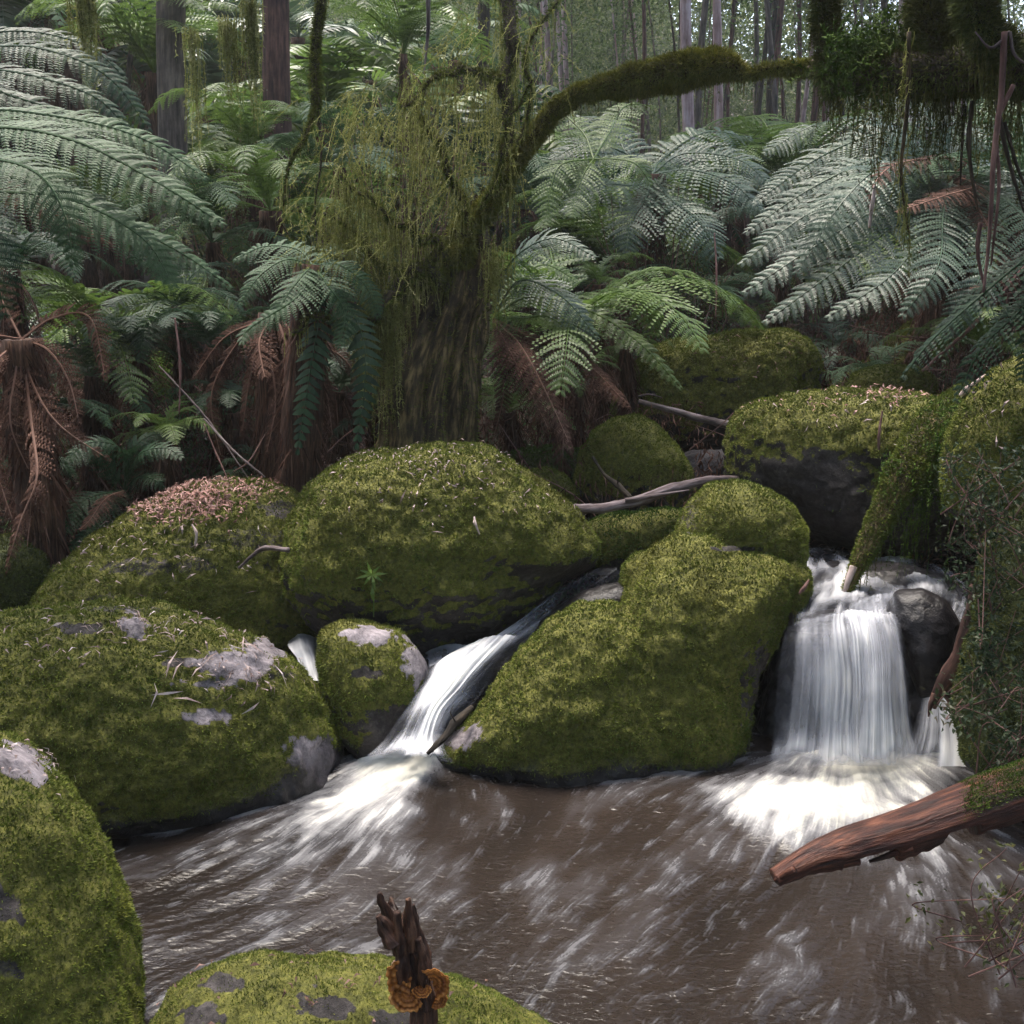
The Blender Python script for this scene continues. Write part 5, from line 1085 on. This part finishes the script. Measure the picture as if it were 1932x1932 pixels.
def stump():
    P = [at(*p) for p in ((800, 1990, 1.62), (802, 1900, 1.62), (790, 1830, 1.63), (770, 1760, 1.64), (752, 1705, 1.65))]
    t = thing('broken_stump', 'upright jagged broken stick with orange bracket fungi at the bottom edge', 'stump', P[0])
    V, F, A = tube(P, [.024, .022, .023, .024, .023], 64, 130, .30, 4, 210, strfreq=70)
    # jagged top with deep clefts
    ang = np.arctan2(V[:, 1] - P[3][1], V[:, 0] - P[3][0]); h = sstep(at(0, 1800, 1.64)[2], at(0, 1700, 1.65)[2], V[:, 2])
    cut = .045 * vnoise(np.stack([V[:, 0], V[:, 1], 0 * V[:, 0]], -1), 75, 4) - .02
    V[:, 2] += h * cut; V = V + vert_normals(V, F) * (.006 * fbm(V * np.array([1, 1, .22]), 140, 3, 6))[:, None]
    part('wood', t, V, F, M['stump_wood'], True, A)
    for i, pp in enumerate([[(752, 1800, 1.62), (735, 1740, 1.62), (722, 1700, 1.62), (717, 1684, 1.62)], [(775, 1790, 1.61), (772, 1740, 1.61), (770, 1696, 1.61)], [(790, 1800, 1.63), (784, 1740, 1.63), (778, 1708, 1.63)], [(740, 1780, 1.60), (722, 1745, 1.60), (712, 1728, 1.60)], [(760, 1850, 1.60), (756, 1790, 1.60), (750, 1720, 1.60)], [(800, 1900, 1.60), (796, 1820, 1.60), (790, 1770, 1.60)]]):
        V, F, A = tube([at(*p) for p in pp], [.012, .010, .008, .004] if len(pp) == 4 else [.012, .010, .005], 14, 50, .95, 8, 30 + i, strfreq=110); part('splinter', t, V, F, M['stump_wood'], True, A)
    # bracket fungi: fans with a thin wavy rim
    def fan(c, r, a0, a1, tilt, seed, face=1.0):
        nr, na = 22, 48; rr = np.linspace(0.08, 1, nr); aa = np.linspace(R(a0), R(a1), na); RR, AA = np.meshgrid(rr, aa, indexing='ij')
        rad = r * RR * (1 + .05 * np.sin(AA * 7 + seed) * RR + .025 * np.sin(AA * 19 + seed) * RR)
        x = rad * np.cos(AA); z = rad * np.sin(AA); y = -r * (.55 * RR ** 1.5 * tilt) + r * .045 * np.sin(AA * 16 + seed) * RR + r * .045 * np.sin(RR * 26)
        th = .0035 * (1 - RR ** 3) + .0010
        top = np.stack([x, y - th, z], -1).reshape(-1, 3); bot = np.stack([x, y + th, z], -1).reshape(-1, 3); g = grid_faces(nr, na)
        V = np.vstack([top, bot]); F = [g, g[:, ::-1] + nr * na]; j = (nr - 1) * na + np.arange(na - 1); F.append(np.stack([j, j + 1, j + 1 + nr * na, j + nr * na], -1))
        tint = np.clip(.45 + .5 * np.sin(RR * 19 + seed) * .5 + .35 * (RR > .86) - .15, 0, 1).ravel()
        return V + at(*c), np.vstack(F), {'tint': np.concatenate([tint, tint])}
    for c, r, a0, a1, tl, sd in (((778, 1838, 1.60), .042, 120, 262, .5, 1), ((770, 1872, 1.59), .030, 160, 330, .7, 3), ((815, 1850, 1.60), .030, -70, 120, .8, 5), ((824, 1880, 1.60), .018, -120, 60, .8, 7), ((796, 1862, 1.585), .016, 180, 380, .8, 9)):
        V, F, A = fan(c, r, a0, a1, tl, sd); part('bracket_fungus', t, V, F, M['fungus'], True, A)
stump()
def stick(label, pix, rad, mat='twig', name='stick', seed=0, side=()):
    P = [at(*p) for p in pix]; t = thing(name, label, name, P[0])
    V, F, A = tube(P, rad, 12, 60, .55, 7, seed); part('stem', t, V, F, M[mat], True, A)
    for k, s in enumerate(side):
        V, F, A = tube([at(*p) for p in s], [rad[0] * .5, rad[0] * .3, rad[0] * .12], 6, 16, .2, 5, seed + k); part('side_twig', t, V, F, M[mat], True, A)
    return t
stick('long grey fallen branch lying behind the centre boulder', [(1085, 962, 4.45), (1130, 958, 4.45), (1200, 945, 4.45), (1270, 922, 4.5), (1340, 905, 4.6), (1400, 902, 4.8)], [.026, .024, .022, .020, .016, .010], 'twig', 'branch', 1, [[(1180, 945, 4.44), (1235, 935, 4.42), (1300, 925, 4.42)]])
stick('dark forked stick leaning against the small round boulder', [(1118, 862, 4.85), (1140, 895, 4.8), (1165, 915, 4.75), (1192, 942, 4.6)], [.007, .009, .012, .013], 'bark_dark', 'stick', 2, [[(1165, 915, 4.74), (1168, 900, 4.72), (1178, 920, 4.7)]])
stick('smooth purple brown pole lying below the highest back boulder', [(1205, 758, 5.5), (1260, 772, 5.45), (1320, 790, 5.4), (1378, 803, 5.3)], [.013, .016, .018, .020], 'twig', 'branch', 3, [[(1205, 748, 5.52), (1225, 744, 5.5), (1250, 750, 5.48)]])
stick('curved black twig on the litter topped boulder beside the largest dome', [(450, 1072, 4.03), (475, 1050, 4.03), (500, 1034, 4.02), (545, 1038, 3.98)], [.005, .007, .009, .010], 'twig', 'twig', 4)
ml = thing('mossy_log', 'moss wrapped branch dipping into the top of the right waterfall', 'log', at(1600, 1120, 3.95))
limb(ml, [(1596, 1118, 3.95), (1625, 1050, 4.0), (1665, 970, 4.08), (1710, 890, 4.15), (1760, 820, 4.3), (1830, 745, 4.6)], [.014, .030, .045, .075, .09, .06], 'bark_mossy', 'moss', 'branch', 24000, .014, .005, 18, 60, (.05, .16), 'moss_dark', seed=220, rough=.35)
limb(ml, [(1592, 1125, 3.94), (1600, 1098, 3.95), (1612, 1070, 3.97)], [.006, .012, .018], 'twig_pale', 'moss', 'tip', 0, seed=221)
q = np.array([at(x, y, 4.12) for x, y in ((1690, 930), (1720, 960), (1750, 930), (1700, 880), (1760, 880), (1790, 840), (1780, 790))])
s = strands(q, 160, (.05, .36), .002, .10, .012, 90, seed=222, jit=.05); part('hanging_moss', ml, s[0], s[1], M['moss_green'], False, s[2], kind='stuff')
s = strands(q, 600, (.02, .05), .003, 1.0, .012, 200, (0, -.4, .3), seed=223, jit=.04); part('moss', ml, s[0], s[1], M['moss_green'], False, s[2], kind='stuff')
stick('bare reddish root running over the bank beside the tall right boulder', [(1945, 670, 4.3), (1880, 700, 4.35), (1820, 740, 4.45), (1785, 790, 4.5)], [.016, .014, .012, .008], 'twig_pale', 'root', 6)
dw = stick('dark wet driftwood wedged beside the right waterfall', [(1850, 1110, 3.3), (1838, 1170, 3.32), (1810, 1240, 3.35), (1775, 1300, 3.38), (1762, 1335, 3.4)], [.030, .036, .034, .022, .008], 'bark_red', 'driftwood', 7, [[(1775, 1300, 3.38), (1790, 1320, 3.36), (1800, 1345, 3.36)], [(1765, 1310, 3.38), (1756, 1330, 3.37), (1752, 1352, 3.37)]])
stick('dark wet root clinging to the lower left tip of the centre boulder', [(806, 1422, 3.38), (838, 1390, 3.42), (860, 1360, 3.47), (890, 1335, 3.55)], [.006, .012, .016, .009], 'bark_dark', 'root', 8, [[(838, 1390, 3.40), (826, 1404, 3.37), (812, 1428, 3.35)], [(860, 1362, 3.45), (850, 1345, 3.44), (856, 1330, 3.44)]])
for i, (lab, pp, r, m_) in enumerate([
  ('leaning grey dead stalk crossing in front of the dark gap at the left', [(385, 790, 4.7), (440, 850, 4.6), (500, 900, 4.55)], .006, 'twig'),
  ('rusty thin stalk crossing the leaning grey one', [(500, 820, 4.7), (470, 870, 4.6), (440, 890, 4.6)], .004, 'twig_red'),
  ('upright reddish stalk left of the dead fern skirt', [(330, 600, 4.8), (340, 690, 4.75), (338, 780, 4.7)], .006, 'twig_red'),
  ('long dead frond stem slanting through the shadows at the left', [(300, 690, 4.8), (390, 790, 4.7), (470, 905, 4.6)], .005, 'twig'),
  ('red brown stem standing before the littered boulder', [(385, 800, 4.6), (410, 860, 4.55), (430, 905, 4.5)], .004, 'twig_red'),
  ('pale bark strip hanging on the front of the wide flat boulder', [(1665, 775, 4.42), (1658, 830, 4.4), (1662, 890, 4.42)], .006, 'twig_red'),
  ('small pale fork of bark on the right face of the largest dome', [(895, 975, 3.92), (898, 990, 3.9), (905, 1008, 3.9)], .005, 'twig_pale'),
  ('bent white twig on the littered boulder', [(362, 990, 4.08), (370, 1005, 4.06), (368, 1030, 4.05)], .006, 'twig_pale'),
  ('short brown stick on the right flank of the centre boulder', [(1508, 1120, 3.75), (1518, 1108, 3.76), (1526, 1095, 3.78)], .008, 'twig_red'),
  ('orange brown dead frond stem in front of the pale trunk', [(1350, 600, 6.0), (1352, 520, 6.1), (1348, 440, 6.2)], .006, 'twig_red'),
  ('peeling orange bark strip caught in the big right fern', [(1650, 350, 4.95), (1645, 390, 4.95), (1640, 430, 4.95)], .010, 'twig_pale'),
  ('rusty stick resting on the far mossy slab at the right', [(1740, 700, 5.2), (1850, 600, 5.2), (1935, 500, 5.2)], .010, 'twig_red')]):
    stick(lab, pp, [r * .6, r, r * .5], m_, 'twig', 20 + i)

# litter lying on the boulders: scraps follow the stone they lie on
def drop_on(key, name, label, cat, spots, n, Ls, Ws, mat, up=0.35, curl=.5):
    t, V, F, m_ = BL[key]; N = vert_normals(V, F); px, py = topix(V); w = np.zeros(len(V))
    for (bx, by, rx, ry, k) in spots: w = np.maximum(w, k * np.exp(-((px - bx) / rx) ** 2 - ((py - by) / ry) ** 2))
    tc = nrm(np.array([0, 0, CAM_H]) - V); w = w * (N[:, 2] > up - .4) * ((N * tc).sum(1) > .02)
    s = sample_surface(V, F, n, w, False); P, Nn, _ = s; D = np.cross(Nn, rng.normal(size=(n, 3))); L = rng.uniform(*Ls, n)
    V, F, A = leaves(P + Nn * rng.uniform(.006, .016, n)[:, None], D, Nn + rng.normal(size=(n, 3)) * .3, L, rng.uniform(*Ws, n), None, curl)
    o = struct(name, V, F, M[mat], A, kind='stuff', smooth=False); return o
drop_on('litter', 'leaf_litter', '', '', [(370, 945, 75, 26, 1), (300, 965, 40, 18, .6), (450, 925, 60, 12, .6)], 1200, (.014, .045), (.004, .010), 'litter_pink')
drop_on('litter', 'leaf_litter', '', '', [(300, 1040, 180, 60, 1)], 110, (.012, .05), (.003, .009), 'litter_pale')
drop_on('centre_left', 'leaf_litter', '', '', [(800, 875, 160, 26, 1), (850, 940, 180, 50, .35)], 260, (.008, .034), (.003, .008), 'litter_pale')
drop_on('left', 'leaf_litter', '', '', [(250, 1190, 160, 30, .6), (440, 1270, 90, 34, 1), (120, 1220, 90, 30, .4)], 240, (.008, .045), (.002, .008), 'litter_pale')
drop_on('left', 'bark_scraps', '', '', [(430, 1260, 120, 40, 1), (230, 1190, 140, 24, .8)], 34, (.04, .11), (.004, .009), 'litter_pale', curl=.25)
drop_on('centre_left', 'bark_scraps', '', '', [(820, 900, 200, 60, 1)], 16, (.03, .07), (.004, .008), 'litter_pale', curl=.25)
drop_on('right_back', 'leaf_litter', '', '', [(1680, 745, 70, 18, 1), (1580, 760, 120, 20, .3)], 150, (.014, .05), (.004, .010), 'litter_pink')
drop_on('right_back', 'leaf_litter', '', '', [(1600, 790, 120, 50, 1)], 26, (.02, .06), (.005, .009), 'litter_pale')
drop_on('bottom', 'leaf_litter', '', '', [(600, 1860, 260, 60, 1)], 60, (.008, .025), (.003, .008), 'litter')
drop_on('front_left', 'leaf_litter', '', '', [(60, 1440, 80, 40, 1)], 50, (.008, .03), (.003, .007), 'litter_pale')
drop_on('right_edge', 'leaf_litter', '', '', [(1880, 760, 50, 60, 1)], 24, (.02, .05), (.004, .008), 'litter_pale')
drop_on('top_back', 'leaf_litter', '', '', [(1440, 670, 90, 40, 1)], 40, (.02, .05), (.005, .009), 'litter')
# the little green seedling on the largest dome
def seedling():
    c = at(702, 1085, 3.78); t = thing('seedling', 'tiny bright green seedling with star shaped leaves on the largest dome', 'plant', c - np.array([0, 0, .16]))
    V, F, A = tube([c - np.array([0, -.01, .16]), c - np.array([-.004, 0, .08]), c], [.002, .002, .0015], 6, 10); part('stem', t, V, F, M['fern_bright'], True, {'tint': np.full(len(V), .6)})
    a = np.linspace(0, 2 * math.pi, 9)[:-1] + .2
    for k in range(8):
        D = np.array([[math.cos(a[k]), -.35, math.sin(a[k]) * .8]]); V, F, A = leaves(c[None] + np.array([[0, 0, .002]]), D, np.array([[0, -1, .4]]), np.array([.05 if k % 2 else .062]), np.array([.012])); part('leaf', t, V, F, M['fern_bright'], False, {'tint': np.full(4, .7)})
    V, F, A = leaves(np.array([c - [0, 0, .04]]), np.array([[.05, -.2, -1.0]]), np.array([[0, -1, 0.]]), np.array([.06]), np.array([.016])); part('leaf', t, V, F, M['fern_bright'], False, {'tint': np.full(4, .3)})
seedling()

# ------------------------------------------------------------------ damp forest air
def haze():
    m = bpy.data.materials.new('damp_air'); m.use_nodes = True; nt = m.node_tree; nt.nodes.remove(nt.nodes['Principled BSDF'])
    v = nt.nodes.new('ShaderNodeVolumePrincipled'); v.inputs['Density'].default_value = 0.0020; v.inputs['Color'].default_value = (0.93, 0.94, 0.92, 1); v.inputs['Anisotropy'].default_value = 0.3
    nt.links.new(v.outputs[0], nt.nodes['Material Output'].inputs['Volume'])
    lo, hi = np.array([-95, -35, -4.0]), np.array([95, 155, 45.0])
    V = np.array([[(lo, hi)[a][0], (lo, hi)[b][1], (lo, hi)[c][2]] for a in (0, 1) for b in (0, 1) for c in (0, 1)])
    F = np.array([[0, 1, 3, 2], [4, 6, 7, 5], [0, 4, 5, 1], [2, 3, 7, 6], [0, 2, 6, 4], [1, 5, 7, 3]])
    struct('haze', V, F, m, kind='stuff', smooth=False)
haze()
